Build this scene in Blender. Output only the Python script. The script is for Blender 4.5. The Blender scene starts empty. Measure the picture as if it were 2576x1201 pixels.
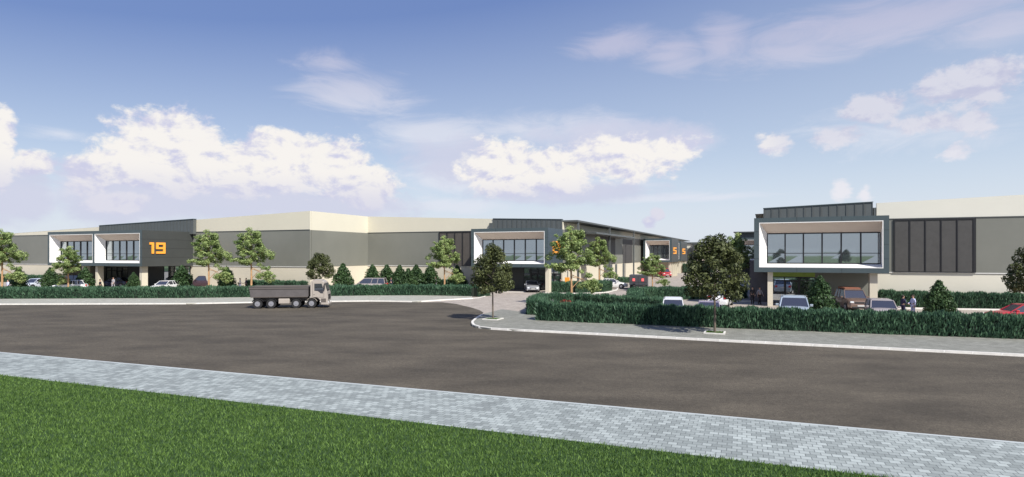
import bpy, bmesh, math, random
import numpy as np
from mathutils import Vector, Matrix

# ------------------------------------------------------------------ camera
S = bpy.context.scene
COL = S.collection
F, CX, HY, CH = 1507.0, 1288.0, 641.0, 5.0      # focal length, centre and horizon in a 2576-wide picture, eye height
cam_d = bpy.data.cameras.new('camera'); cam = bpy.data.objects.new('camera', cam_d); COL.objects.link(cam)
cam.location = (0, 0, CH); cam.rotation_euler = (math.radians(90), 0, 0)
cam_d.sensor_width = 36; cam_d.lens = 36*F/2576; cam_d.shift_y = (HY-600.5)/2576
cam_d.clip_start = 0.1; cam_d.clip_end = 5000
S.camera = cam

# ------------------------------------------------------------------ light
S.view_settings.view_transform = 'Standard'; S.view_settings.look = 'None'; S.view_settings.gamma = 1
EXPO = 1.0
S.view_settings.exposure = EXPO
SAZ, SEL = math.radians(146), math.radians(46)
sdir = Vector((math.sin(SAZ)*math.cos(SEL), math.cos(SAZ)*math.cos(SEL), math.sin(SEL)))
sun_d = bpy.data.lights.new('sun', 'SUN'); sun_d.energy = 3.2; sun_d.angle = math.radians(0.6); sun_d.color = (1.0, .96, .885)
sun = bpy.data.objects.new('sun', sun_d); COL.objects.link(sun); sun.location = sdir*50
sun.rotation_euler = (-sdir).to_track_quat('-Z', 'Y').to_euler()

def build_world():
    w = bpy.data.worlds.new('World'); S.world = w; w.use_nodes = True
    nt = w.node_tree; N, L = nt.nodes, nt.links
    N.clear()
    def nd(t, **k):
        n = N.new(t)
        for a, b in k.items(): setattr(n, a, b)
        return n
    def lk(a, b): L.new(a, b)
    def val(s, v):
        if hasattr(v, 'node'): lk(v, s)
        else: s.default_value = v
    def M(op, a, b=0.0, c=0.0, clamp=False):
        n = nd('ShaderNodeMath', operation=op, use_clamp=clamp)
        val(n.inputs[0], a); val(n.inputs[1], b); val(n.inputs[2], c)
        return n.outputs[0]
    def VM(op, a, b=None):
        n = nd('ShaderNodeVectorMath', operation=op); val(n.inputs[0], a)
        if b is not None: val(n.inputs[1], b)
        return n.outputs['Value' if op == 'LENGTH' else 'Vector']
    def MR(x, a, b, c=0., d=1., kind='SMOOTHSTEP'):
        n = nd('ShaderNodeMapRange', interpolation_type=kind)
        val(n.inputs[0], x); val(n.inputs[1], a); val(n.inputs[2], b); val(n.inputs[3], c); val(n.inputs[4], d)
        return n.outputs[0]
    def MIX(f, a, b):
        n = nd('ShaderNodeMix', data_type='RGBA'); val(n.inputs[0], f); val(n.inputs[6], a); val(n.inputs[7], b)
        return n.outputs[2]
    sky = nd('ShaderNodeTexSky', sky_type='NISHITA'); sky.sun_disc = False
    sky.sun_elevation = SEL; sky.sun_rotation = SAZ; sky.altitude = 100; sky.air_density = 1.0; sky.dust_density = 1.6; sky.ozone_density = 1.2
    co = nd('ShaderNodeTexCoord').outputs['Generated']
    sx = nd('ShaderNodeSeparateXYZ'); lk(co, sx.inputs[0])
    az = M('MULTIPLY', M('ARCTAN2', sx.outputs[0], sx.outputs[1]), 57.2958)       # compass bearing, degrees
    el = M('MULTIPLY', M('ARCSINE', sx.outputs[2]), 57.2958)                      # height above horizon, degrees
    cb = nd('ShaderNodeCombineXYZ'); lk(az, cb.inputs[0]); lk(el, cb.inputs[1])
    P = cb.outputs[0]
    def fbm(p, scale, detail, rough, dist=0., lac=2.1):
        n = nd('ShaderNodeTexNoise'); n.inputs['Scale'].default_value = scale; n.inputs['Detail'].default_value = detail
        n.inputs['Roughness'].default_value = rough; n.inputs['Distortion'].default_value = dist; n.inputs['Lacunarity'].default_value = lac
        lk(p, n.inputs['Vector']); return n.outputs[0]
    # (bearing, height, half-widths, weight) of each bank of cloud, in degrees, soft ellipses broken up by noise
    def field(lst, p):
        acc = None
        for (a, e, ra, re_, s) in lst:
            v = VM('MULTIPLY', VM('SUBTRACT', p, (a, e, 0)), (1/ra, 1/re_, 0))
            d = M('MULTIPLY', M('SUBTRACT', 1.0, VM('LENGTH', v)), s)
            acc = d if acc is None else M('MAXIMUM', acc, d)
        return acc
    heap = [(-30.2,9.0,5.1,3.3,1.1),(-32.0,7.1,3.6,2.3,1),(-28.2,8.8,3.2,3.1,1.1),(-28.5,7.0,4.2,2.4,1),(-23.9,7.6,4.6,3.2,1),(-20.7,8.2,6.0,3.3,1.1),(-16.9,7.8,4.6,3.4,1),(-13.7,6.3,3.9,2.6,0.9),(-38.8,6.8,1.7,1.4,0.9),(-40.5,7.8,1.1,3.4,1),(-35.2,5.9,2.4,1.8,0.7),(-33.2,4.3,2.9,1.1,0.7),(-0.7,8.3,5.0,3.3,1),(3.5,8.0,6.8,2.7,1),(10.2,8.9,6.6,2.6,1),(14.9,9.7,3.6,1.7,0.8),(12.9,3.0,.85,.7,.7),(13.6,3.75,.75,.8,.8),(37.3,12.7,3.8,2.1,0.85),(31.0,12.0,2.7,1.4,0.75),(28.6,9.8,2.5,1.2,0.62),(23.7,9.6,1.7,1.3,0.62),(34.7,10.2,2.9,1.1,0.6),(37.6,9.9,1.5,1.1,0.6),(36.4,7.9,1.2,0.8,0.6),(28.9,5.3,1.0,1.0,0.6),(30.5,5.0,0.7,0.9,0.55)]
    shade = [(-32.4,4.8,6.8,3.2,1.1),(-25.8,4.8,10.0,2.5,1.1),(-17.9,4.4,11.1,2.0,1),(-39.6,4.4,3.1,2.9,1.1),(5.0,5.9,10.8,1.5,0.9),(-5.2,9.0,7.5,2.8,0.7),(9.9,10.8,10.1,2.3,0.7)]
    wisp = [(-14.4,14.6,6.4,2.5,1),(-16.9,17.0,4.3,1.3,0.7),(-7.1,11.2,7.5,2.0,1.2),(0.5,12.0,6.4,2.0,1),(8.0,11.5,6.2,2.4,1),(15.3,9.8,5.1,1.6,0.9),(-5.2,7.2,7.1,2.1,1.1),(-6.0,4.6,8.4,1.2,1.2),(15.3,5.2,13.7,0.7,1),(32.6,3.9,7.6,0.7,0.6),(10.2,19.1,5.3,1.7,1.1),(14.9,17.8,4.8,2.1,1.2),(19.4,18.4,3.4,2.9,1),(31.2,18.3,13.1,2.3,1.2),(38.8,16.4,5.2,1.8,1),(25.3,17.0,8.7,1.8,0.8),(-32.4,4.5,7.0,2.3,1.7),(-23.9,4.9,10.6,1.9,1.6),(-15.1,4.4,8.7,1.6,1.5),(-39.2,4.1,3.6,1.8,1.4),(-37.1,9.1,2.7,0.6,0.6),(4.3,6.1,10.9,1.6,1.2),(33.9,9.7,8.8,2.7,0.5),(80,25,40,9,.8),(-85,22,40,9,.8),(150,20,60,10,.9),(-150,28,60,10,.9)]
    q = VM('MULTIPLY', P, (1.0, 1.55, 1.0))
    n1 = fbm(q, .30, 9, .60, .25); n2 = fbm(VM('ADD', q, (0.55, .85, 0)), .30, 9, .60, .25)
    n4 = fbm(q, 1.15, 6, .6, .3)
    n3 = fbm(VM('MULTIPLY', P, (.55, 2.0, 1)), .22, 8, .62, 1.2)
    fh = field(heap, P)
    dens = M('ADD', M('ADD', M('MULTIPLY', fh, .95), M('MULTIPLY', M('SUBTRACT', n1, .475), 1.25)), M('MULTIPLY', M('SUBTRACT', n4, .5), .55))
    puff = MR(dens, .02, .36)
    fw = field(wisp, P)
    wis = M('MULTIPLY', MR(M('ADD', fw, M('MULTIPLY', M('SUBTRACT', n3, .5), 1.7)), -.10, .95), .82)
    veil = M('MULTIPLY', MR(el, 0., 10., 1., 0.), .5)
    wis = M('MAXIMUM', wis, veil)
    g = 10.0/(2**EXPO)                                                           # cloud radiance for a background strength of 0.1
    def c(r, gg, b): return (r*g, gg*g, b*g, 1)
    base = MIX(.80, sky.outputs[0], MIX(MR(M('MULTIPLY', el, M('ADD', 1.0, M('MULTIPLY', M('MAXIMUM', M('MINIMUM', az, 45.), -45.), -.007))), 0, 23, 0, 1, 'LINEAR'), c(.68,.765,.855), c(.14,.215,.485)))
    lit = MR(M('ADD', M('MULTIPLY', M('SUBTRACT', n1, n2), 2.6), M('MULTIPLY', fh, .42)), -.24, .34)
    low = MR(el, 4.2, 7.8, 0., 1.)
    pc = MIX(M('MULTIPLY', lit, MR(low, 0, 1, .35, 1., 'LINEAR')), c(.62,.63,.80), c(.93,.90,.87))
    wc = MIX(MR(el, 9, 20), c(.76,.79,.88), c(.53,.54,.71))
    ds = M('ADD', field(shade, P), M('MULTIPLY', M('SUBTRACT', n2, .47), 1.1))
    wall = M('MULTIPLY', MR(ds, .0, .55), .80)
    full = MIX(puff, MIX(wall, MIX(wis, base, wc), c(.62,.64,.79)), MIX(MR(az, 20, 26), pc, MIX(MR(el, 5., 12.), c(.82,.82,.88), MIX(lit, c(.55,.57,.73), c(.69,.70,.80)))))
    # below the horizon: plain ground tone
    bg = nd('ShaderNodeBackground'); bg.inputs[1].default_value = .1; lk(full, bg.inputs[0])
    out = nd('ShaderNodeOutputWorld'); lk(bg.outputs[0], out.inputs[0])
    w.cycles.sampling_method = 'MANUAL'; w.cycles.sample_map_resolution = 512
build_world()
S.cycles.use_denoising = True

# ------------------------------------------------------------------ helpers
TH = math.atan(637/1507.); cT, sT = math.cos(TH), math.sin(TH)     # the estate's grid is turned by this much
def at(x, y, z=0.0):
    Y = F*(CH-z)/(y-HY); return Vector(((x-CX)/F*Y, Y, z))
def uv2w(u, v, z=0.): return Vector((u*cT+v*sT, -u*sT+v*cT, z))
def w2uv(p): return (p.x*cT-p.y*sT, p.x*sT+p.y*cT)
def u_at(x, v):
    k = (x-CX)/F; return v*(k*cT-sT)/(cT+k*sT)
def v_at(x, u):
    k = (x-CX)/F; return u*(cT+k*sT)/(k*cT-sT)
rng = np.random.default_rng(7); random.seed(7)

def tag(o, label=None, cat=None, group=None, kind=None):
    if label: o['label'] = label
    if cat: o['category'] = cat
    if group: o['group'] = group
    if kind: o['kind'] = kind
    return o
def link_mesh(name, me, parent=None):
    o = bpy.data.objects.new(name, me); COL.objects.link(o)
    if parent: o.parent = parent
    return o
def empty(name, loc=(0, 0, 0), rz=0.):
    o = bpy.data.objects.new(name, None); COL.objects.link(o); o.location = loc; o.rotation_euler.z = rz
    o.empty_display_size = .3
    return o
def children(o): return list(o.children)
def copy_tree(o, parent=None):
    c = o.copy(); COL.objects.link(c)
    if parent: c.parent = parent
    for ch in children(o): copy_tree(ch, c)
    return c

class MB:
    def __init__(s): s.v = []; s.f = []; s.m = []
    def add(s, vs, fs, mi=0):
        b = len(s.v); s.v += [tuple(p) for p in vs]; s.f += [tuple(b+i for i in f) for f in fs]; s.m += [mi]*len(fs); return s
    def box(s, x0, x1, y0, y1, z0, z1, mi=0):
        return s.add([(x0,y0,z0),(x1,y0,z0),(x1,y1,z0),(x0,y1,z0),(x0,y0,z1),(x1,y0,z1),(x1,y1,z1),(x0,y1,z1)],
                     [(0,3,2,1),(4,5,6,7),(0,1,5,4),(1,2,6,5),(2,3,7,6),(3,0,4,7)], mi)
    def hexa(s, p, mi=0):       # 8 corners, same order as box
        return s.add(p, [(0,3,2,1),(4,5,6,7),(0,1,5,4),(1,2,6,5),(2,3,7,6),(3,0,4,7)], mi)
    def prism(s, poly, z0, z1, mi=0):
        n = len(poly)
        a = sum(poly[i][0]*poly[(i+1)%n][1]-poly[(i+1)%n][0]*poly[i][1] for i in range(n))
        if a < 0: poly = poly[::-1]
        vs = [(p[0],p[1],z0) for p in poly]+[(p[0],p[1],z1) for p in poly]
        return s.add(vs, [tuple(range(n))[::-1], tuple(range(n,2*n))]+[(i,(i+1)%n,n+(i+1)%n,n+i) for i in range(n)], mi)
    def tube(s, pts, rad, n=6, mi=0):
        pts = [Vector(p) for p in pts]
        rad = rad if isinstance(rad, (list, tuple)) else [rad]*len(pts)
        rings = []
        for i, p in enumerate(pts):
            d = (pts[min(i+1, len(pts)-1)]-pts[max(i-1, 0)]).normalized()
            a = d.orthogonal().normalized() if abs(d.z) < .9 else (Vector((1,0,0))-d*d.x).normalized()
            b = d.cross(a)
            rings.append([p+(a*math.cos(t)+b*math.sin(t))*rad[i] for t in [2*math.pi*k/n for k in range(n)]])
        vs = [q for r in rings for q in r]; fs = []
        for i in range(len(pts)-1):
            for k in range(n):
                fs.append((i*n+k, i*n+(k+1)%n, (i+1)*n+(k+1)%n, (i+1)*n+k))
        fs.append(tuple(range(n))[::-1]); fs.append(tuple((len(pts)-1)*n+k for k in range(n)))
        return s.add(vs, fs, mi)
    def cyl(s, c, axis, r, h, n=20, mi=0, r2=None):
        c = Vector(c); ax = Vector(axis).normalized()
        return s.tube([c-ax*h/2, c+ax*h/2], [r, r if r2 is None else r2], n, mi)
    def build(s, name, mats, parent=None, smooth=None, bevel=0):
        me = bpy.data.meshes.new(name); me.from_pydata(s.v, [], s.f); 
        for m in (mats if isinstance(mats, (list, tuple)) else [mats]): me.materials.append(m)
        me.polygons.foreach_set('material_index', s.m)
        if smooth is not None:
            me.polygons.foreach_set('use_smooth', [True]*len(s.f)); me.update(); me.set_sharp_from_angle(angle=math.radians(smooth))
        me.update()
        o = link_mesh(name, me, parent)
        if bevel:
            b = o.modifiers.new('bevel', 'BEVEL'); b.width = bevel; b.segments = 2; b.limit_method = 'ANGLE'
        return o

# ------------------------------------------------------------------ materials
MATS = {}
def mat(name, col, rough=.6, metal=0., var=0., vscale=6., bump=0., bscale=40., spec=.5, emis=None, coat=0., stretch=None):
    if name in MATS: return MATS[name]
    m = bpy.data.materials.new(name); m.use_nodes = True; nt = m.node_tree; N, L = nt.nodes, nt.links
    b = N['Principled BSDF']; b.inputs['Base Color'].default_value = (*col, 1); b.inputs['Roughness'].default_value = rough
    b.inputs['Metallic'].default_value = metal; b.inputs['Specular IOR Level'].default_value = spec
    b.inputs['Coat Weight'].default_value = coat
    tc = N.new('ShaderNodeTexCoord')
    if var:
        n = N.new('ShaderNodeTexNoise'); n.inputs['Scale'].default_value = vscale; n.inputs['Detail'].default_value = 6; n.inputs['Roughness'].default_value = .65
        if stretch:
            mp = N.new('ShaderNodeMapping'); mp.inputs['Scale'].default_value = stretch; L.new(tc.outputs['Object'], mp.inputs[0]); L.new(mp.outputs[0], n.inputs['Vector'])
        else: L.new(tc.outputs['Object'], n.inputs['Vector'])
        mr = N.new('ShaderNodeMapRange'); mr.inputs[1].default_value = .3; mr.inputs[2].default_value = .7
        mr.inputs[3].default_value = 1-var; mr.inputs[4].default_value = 1+var; L.new(n.outputs[0], mr.inputs[0])
        mx = N.new('ShaderNodeVectorMath'); mx.operation = 'SCALE'; mx.inputs[0].default_value = col; L.new(mr.outputs[0], mx.inputs['Scale'])
        L.new(mx.outputs[0], b.inputs['Base Color'])
    if bump:
        n2 = N.new('ShaderNodeTexNoise'); n2.inputs['Scale'].default_value = bscale; n2.inputs['Detail'].default_value = 4; L.new(tc.outputs['Object'], n2.inputs['Vector'])
        bp = N.new('ShaderNodeBump'); bp.inputs['Strength'].default_value = bump; bp.inputs['Distance'].default_value = .02; L.new(n2.outputs[0], bp.inputs['Height']); L.new(bp.outputs[0], b.inputs['Normal'])
    if emis: b.inputs['Emission Color'].default_value = (*emis[:3], 1); b.inputs['Emission Strength'].default_value = emis[3]
    MATS[name] = m; return m
def leaf_mat(name, c0, c1, rough=.55, trans=.25):
    m = bpy.data.materials.new(name); m.use_nodes = True; nt = m.node_tree; N, L = nt.nodes, nt.links
    b = N['Principled BSDF']; b.inputs['Roughness'].default_value = rough; b.inputs['Specular IOR Level'].default_value = .3
    a = N.new('ShaderNodeAttribute'); a.attribute_name = 'tint'
    mx = N.new('ShaderNodeMix'); mx.data_type = 'RGBA'; L.new(a.outputs['Fac'], mx.inputs[0]); mx.inputs[6].default_value = (*c0, 1); mx.inputs[7].default_value = (*c1, 1)
    L.new(mx.outputs[2], b.inputs['Base Color'])
    t = N.new('ShaderNodeBsdfTranslucent'); L.new(mx.outputs[2], t.inputs[0])
    ms = N.new('ShaderNodeMixShader'); ms.inputs[0].default_value = trans; L.new(b.outputs[0], ms.inputs[1]); L.new(t.outputs[0], ms.inputs[2])
    L.new(ms.outputs[0], N['Material Output'].inputs[0]); return m
def asphalt_mat():
    m = bpy.data.materials.new('asphalt'); m.use_nodes = True; nt = m.node_tree; N, L = nt.nodes, nt.links; b = N['Principled BSDF']
    tc = N.new('ShaderNodeTexCoord')
    def noise(s, d, st=None, r=.6):
        n = N.new('ShaderNodeTexNoise'); n.inputs['Scale'].default_value = s; n.inputs['Detail'].default_value = d; n.inputs['Roughness'].default_value = r
        mp = N.new('ShaderNodeMapping'); L.new(tc.outputs['Object'], mp.inputs[0]); L.new(mp.outputs[0], n.inputs[0])
        mp.inputs['Rotation'].default_value = (0, 0, math.radians(21)); 
        if st: mp.inputs['Scale'].default_value = st
        return n.outputs[0]
    def mr(x, a, c, d, e):
        n = N.new('ShaderNodeMapRange'); L.new(x, n.inputs[0]); n.inputs[1].default_value = a; n.inputs[2].default_value = c; n.inputs[3].default_value = d; n.inputs[4].default_value = e; return n.outputs[0]
    def mul(a, c):
        n = N.new('ShaderNodeMath'); n.operation = 'MULTIPLY'; L.new(a, n.inputs[0]); L.new(c, n.inputs[1]); return n.outputs[0]
    big = mr(noise(.42, 7, (.5, 1.0, 1), .60), .34, .68, .76, 1.36)       # broad soft mottling of the tone
    mid = mr(noise(3, 4), .3, .7, .92, 1.1)
    fine = mr(noise(21, 3, None, .85), .36, .64, .60, 1.48)
    grit = mr(noise(6.5, 2, (1, .8, 1), .9), .36, .64, .84, 1.18)
    v = mul(mul(mul(big, mid), fine), grit)
    mx = N.new('ShaderNodeVectorMath'); mx.operation = 'SCALE'; mx.inputs[0].default_value = (.070, .0595, .0445); L.new(v, mx.inputs['Scale'])
    L.new(mx.outputs[0], b.inputs['Base Color']); b.inputs['Roughness'].default_value = .85; b.inputs['Specular IOR Level'].default_value = .3
    bp = N.new('ShaderNodeBump'); bp.inputs['Strength'].default_value = .5; bp.inputs['Distance'].default_value = .01; L.new(fine, bp.inputs['Height']); L.new(bp.outputs[0], b.inputs['Normal'])
    return m
def paver_mat(name, c0, c1, mortar, w=.23, h=.2, rot=21, msize=.008, rough=.75, patch=.1):
    m = bpy.data.materials.new(name); m.use_nodes = True; nt = m.node_tree; N, L = nt.nodes, nt.links; b = N['Principled BSDF']
    tc = N.new('ShaderNodeTexCoord'); mp = N.new('ShaderNodeMapping'); mp.inputs['Rotation'].default_value = (0, 0, math.radians(rot)); L.new(tc.outputs['Object'], mp.inputs[0])
    br = N.new('ShaderNodeTexBrick'); L.new(mp.outputs[0], br.inputs[0]); br.inputs['Scale'].default_value = 1; br.inputs['Brick Width'].default_value = w; br.inputs['Row Height'].default_value = h
    br.inputs['Mortar Size'].default_value = msize; br.inputs['Mortar Smooth'].default_value = .3; br.inputs['Color1'].default_value = (*c0, 1); br.inputs['Color2'].default_value = (*c1, 1); br.inputs['Mortar'].default_value = (*mortar, 1)
    br.offset = .5; br.inputs['Bias'].default_value = -.1
    n = N.new('ShaderNodeTexNoise'); n.inputs['Scale'].default_value = .9; n.inputs['Detail'].default_value = 5; L.new(tc.outputs['Object'], n.inputs[0])
    mr = N.new('ShaderNodeMapRange'); L.new(n.outputs[0], mr.inputs[0]); mr.inputs[1].default_value = .3; mr.inputs[2].default_value = .7; mr.inputs[3].default_value = 1-patch; mr.inputs[4].default_value = 1+patch
    mx = N.new('ShaderNodeVectorMath'); mx.operation = 'SCALE'; L.new(br.outputs[0], mx.inputs[0]); L.new(mr.outputs[0], mx.inputs['Scale'])
    L.new(mx.outputs[0], b.inputs['Base Color']); b.inputs['Roughness'].default_value = rough
    bp = N.new('ShaderNodeBump'); bp.inputs['Strength'].default_value = .6; bp.inputs['Distance'].default_value = .01; bp.invert = True; L.new(br.outputs['Fac'], bp.inputs['Height']); L.new(bp.outputs[0], b.inputs['Normal'])
    return m
def glass_mat(name, col=(.05,.06,.065), refl=.5):
    m = bpy.data.materials.new(name); m.use_nodes = True; nt = m.node_tree; N, L = nt.nodes, nt.links
    b = N['Principled BSDF']; b.inputs['Base Color'].default_value = (*col, 1); b.inputs['Roughness'].default_value = .25
    g = N.new('ShaderNodeBsdfGlossy'); g.inputs['Roughness'].default_value = .02; g.inputs['Color'].default_value = (.82,.9,.95,1)
    ms = N.new('ShaderNodeMixShader'); ms.inputs[0].default_value = refl; L.new(b.outputs[0], ms.inputs[1]); L.new(g.outputs[0], ms.inputs[2]); L.new(ms.outputs[0], N['Material Output'].inputs[0])
    return m
m_asphalt = asphalt_mat()
m_walk = paver_mat('near_pavers', (.21,.233,.225), (.375,.412,.398), (.135,.15,.148), .24, .22, 21, .012, .7, .12)
m_walk2 = paver_mat('far_pavers', (.175,.175,.150), (.24,.24,.21), (.15,.15,.13), .3, .25, 21, .008, .8, .08)
m_yard = paver_mat('yard_pavers', (.30,.262,.225), (.38,.335,.29), (.26,.225,.195), .3, .3, 23, .008, .8, .12)
m_kerb = mat('kerb_concrete', (.62,.60,.56), .7, var=.12, vscale=3, bump=.2)
m_joint = mat('kerb_joint', (.80,.79,.76), .8)
m_soil = mat('planting_soil', (.045,.035,.025), .9, var=.3, vscale=5)
m_ground = mat('bare_ground', (.11,.16,.06), .9, var=.25, vscale=.2)
m_cream = mat('cream_concrete', (.60,.55,.44), .75, var=.035, vscale=.25, bump=.08, bscale=30)
m_cream2 = mat('cream_sheeting', (.62,.585,.475), .6, var=.025, vscale=.2)
m_grey = mat('grey_cladding', (.183,.185,.160), .42, var=.17, vscale=.055, spec=.6)
m_dark = mat('charcoal_cladding', (.050,.054,.052), .45, var=.10, vscale=.3)
m_frame = mat('blue_grey_frame', (.062,.085,.093), .4, var=.07, vscale=.6)
m_seam = mat('standing_seam_metal', (.105,.115,.115), .45, .2, var=.1, vscale=.4)
m_seamd = mat('seam_gap', (.080,.088,.088), .6)
m_white = mat('white_lining', (.80,.79,.77), .5, var=.02, vscale=1)
m_soffit = mat('beige_soffit', (.62,.52,.44), .6, var=.03, vscale=1)
m_black = mat('black_metal', (.018,.018,.02), .4)
m_screen_recess = mat('mesh_screen_and_recess_shade', (.060,.058,.056), .6, var=.12, vscale=2, bump=.3, bscale=60)  # mesh of the big screen, also the painted recess shade on the flank
m_orange = mat('glowing_orange_paint', (.88,.36,.045), .5, emis=(.9,.35,.04,.06))  # paint with a faint glow of its own added
m_glass = glass_mat('tinted_glass', (.035,.045,.05), .42)
m_glasse = glass_mat('entrance_glass', (.05,.055,.055), .62)
m_glassd = glass_mat('dark_glass', (.02,.024,.026), .22)
m_carglass = glass_mat('car_glass', (.03,.03,.04), .13)
m_lime = mat('fascia_green_reflection', (.33,.46,.08), .5, var=.1, vscale=2)  # green reflection on the fascia, put into its base colour
m_roof = mat('roof_sheet', (.45,.45,.43), .6)
m_bark_o = mat('pale_orange_bark', (.40,.24,.12), .8, var=.25, vscale=6, bump=.4)
m_bark_d = mat('grey_brown_bark', (.13,.105,.08), .85, var=.3, vscale=8, bump=.4)
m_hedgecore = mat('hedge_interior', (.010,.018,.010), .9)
m_leaf_dark = leaf_mat('dark_leaves', (.030,.040,.012), (.135,.155,.058), .55, .2)
m_leaf_pale = leaf_mat('pale_leaves', (.12,.19,.055), (.46,.55,.23), .5, .35)
m_leaf_shrub = leaf_mat('shrub_leaves', (.016,.042,.016), (.085,.15,.055), .5, .2)
m_leaf_hedge = leaf_mat('hedge_leaves', (.022,.058,.036), (.12,.225,.128), .45, .2)
m_leaf_red = leaf_mat('red_leaves', (.16,.015,.012), (.42,.05,.045), .5, .2)
m_grass = leaf_mat('grass_blades', (.020,.058,.009), (.185,.305,.070), .6, .3)
m_turf = mat('turf_soil', (.022,.055,.010), .95, var=.3, vscale=8)

# ------------------------------------------------------------------ the setting: ground, road, pavements, kerbs
def struct(o): return tag(o, kind='structure')
def ext(a, b, n):       # continue the line a->b past b by n metres
    d = (b-a); d.z = 0; return b+d.normalized()*n
g = MB(); R = 2200
g.prism([(R*math.cos(t), R*math.sin(t)) for t in [2*math.pi*i/48 for i in range(48)]], -1.0, -.06); struct(g.build('ground', m_ground))

kl = [at(*p) for p in [(0,767.5),(470,766),(650,762.5),(850,760),(939,759),(1050,761)]]
kl = [Vector((-190, kl[0].y+4, 0)), Vector((-95, kl[0].y+1, 0))]+kl
drv = [at(*p) for p in [(1111,760.8),(1148,765.3),(1185,774),(1207,781),(1216,787)]]
kr = [at(*p) for p in [(1210,795),(1195,804),(1186,812),(1185,819),(1196,825),(1230,829.5),(1290,833),(1500,843.5),(1811,860),(2576,898)]]
kr.append(ext(kr[-2], kr[-1], 70))
ne = [at(0,892), at(2576,1125)]; ne = [ext(ne[1], ne[0], 170), ne[0], ne[1], ext(ne[0], ne[1], 60)]
gr = [at(0,944.5,.12), at(860,1041,.12), at(1717,1142.5,.12)]; gr = [ext(gr[2], gr[0], 150)]+gr+[ext(gr[0], gr[2], 80)]
def xy(l): return [(p.x, p.y) for p in l]
def sheet(name, poly, z0, z1, m):
    b = MB(); b.prism(poly, z0, z1); o = b.build(name, m)
    bm = bmesh.new(); bm.from_mesh(o.data); bmesh.ops.triangulate(bm, faces=[f for f in bm.faces if len(f.verts) > 4]); bm.to_mesh(o.data); bm.free()
    return struct(o)
sheet('road', xy(kl+drv+kr)+xy(ne[::-1]), -.05, 0., m_asphalt)
yard = xy(kl+drv+kr[:1])+xy([at(1330,800)])+xy([at(1811,835), at(2576,862), ext(at(1811,835), at(2576,862), 70)])+[(260,60),(260,330),(-320,330),(-320,70)]
sheet('yard_paving', yard, -.05, .008, m_yard)
sheet('near_pavement', xy(ne)+xy(gr[::-1]), -.05, .12, m_walk)
# left far pavement: between kerb and hedge
hl = [at(*p) for p in [(0,754.5),(470,752.5),(700,749),(939,745.8),(1060,745.5),(1150,746),(1188,747.5)]]
hl = [Vector((-190, hl[0].y+5, 0)), Vector((-95, hl[0].y+1.2, 0))]+hl
kend = [at(1100,757.5), at(1188,752.5)]
sheet('far_pavement', xy(kl+kend)+xy(hl[::-1]), -.04, .10, paver_mat('sunlit_pavers', (.29,.285,.24), (.37,.365,.32), (.25,.24,.21), .3, .25, 0, .008, .8, .08))  # sunlight put into the paver colour, paler than the corner pavement
# right far pavement
hr = [at(*p) for p in [(1345,808.5),(1470,813),(1583,817),(1811,826.5),(2200,841.5),(2576,855)]]
hr.append(ext(hr[-2], hr[-1], 70))
def shift(l, d): return [Vector((p.x+sT*d, p.y+cT*d, 0)) for p in l]
hrb = shift(hr, 1.8)
sheet('corner_pavement', xy(kr)+xy(hrb[::-1])+xy([at(1330,790), at(1262,781)]), -.04, .10, m_walk2)
# kerb stones, one strip per kerb
def strip_pts(path, step):
    out = []; carry = 0
    for a, b in zip(path, path[1:]):
        L = (b-a).length; t = carry
        while t < L: out.append(a+(b-a)*(t/L)); t += step
        carry = t-L
    out.append(path[-1]); return out
def kerb(name, path, w=.17, z0=-.04, z1=.125, side=1, L=1.2, m=m_kerb):
    b = MB(); pts = strip_pts(path, L)
    for i, (p, q) in enumerate(zip(pts, pts[1:])):
        d = (q-p); 
        if d.length < .05: continue
        dn = d.normalized(); n = Vector((-dn.y, dn.x, 0))*side
        g_ = dn*.012
        p2, q2 = p+g_, q-g_
        b.hexa([(p2-n*.02)+Vector((0,0,z0)), (q2-n*.02)+Vector((0,0,z0)), q2+n*w+Vector((0,0,z0)), p2+n*w+Vector((0,0,z0)),
                (p2+n*.0)+Vector((0,0,z1)), (q2+n*.0)+Vector((0,0,z1)), q2+n*w+Vector((0,0,z1)), p2+n*w+Vector((0,0,z1))], 0)
        b.hexa([(q2-n*.012)+Vector((0,0,z0)), (q2-n*.012)+dn*.05+Vector((0,0,z0)), q2+dn*.05+n*(w-.01)+Vector((0,0,z0)), q2+n*(w-.01)+Vector((0,0,z0)),
                (q2-n*.006)+Vector((0,0,z1-.006)), (q2-n*.006)+dn*.05+Vector((0,0,z1-.006)), q2+dn*.05+n*(w-.01)+Vector((0,0,z1-.006)), q2+n*(w-.01)+Vector((0,0,z1-.006))], 1)
    return struct(b.build(name, [m, m_joint]))
kerb('kerb_far_left', kl+kend, side=1)
kerb('kerb_far_right', kr, side=1)
kerb('kerb_near', ne, side=-1, w=.12, z1=.123, L=50, m=mat('kerb_pale', (.40,.43,.43), .7))
kerb('kerb_drive', [at(*p) for p in [(1186,752),(1205,750.5),(1224,745.5),(1226,740)]], w=.12, z1=.06)
kerb('kerb_island', [at(*p) for p in [(1366,738.5),(1430,739.5),(1490,739),(1530,736.5),(1552,731),(1556,726)]], w=.15, z1=.10)
kerb('kerb_office', [at(*p) for p in [(1262,735.6),(1366,735.6)]], w=.2, z1=.05)
kerb('kerb_back_right', [at(*p) for p in [(2190,776.5),(2380,779.5),(2600,783),(2900,788)]], w=.22, z1=.13)
kerb('kerb_yard_right', [at(*p) for p in [(1842,760),(1912,759),(1922,755)]], w=.15, z1=.12)
# lawn
sheet('lawn', xy(gr)+[(120,-40),(60,-120),(-160,-120),(-190,60)], -.05, .125, m_turf)

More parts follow.
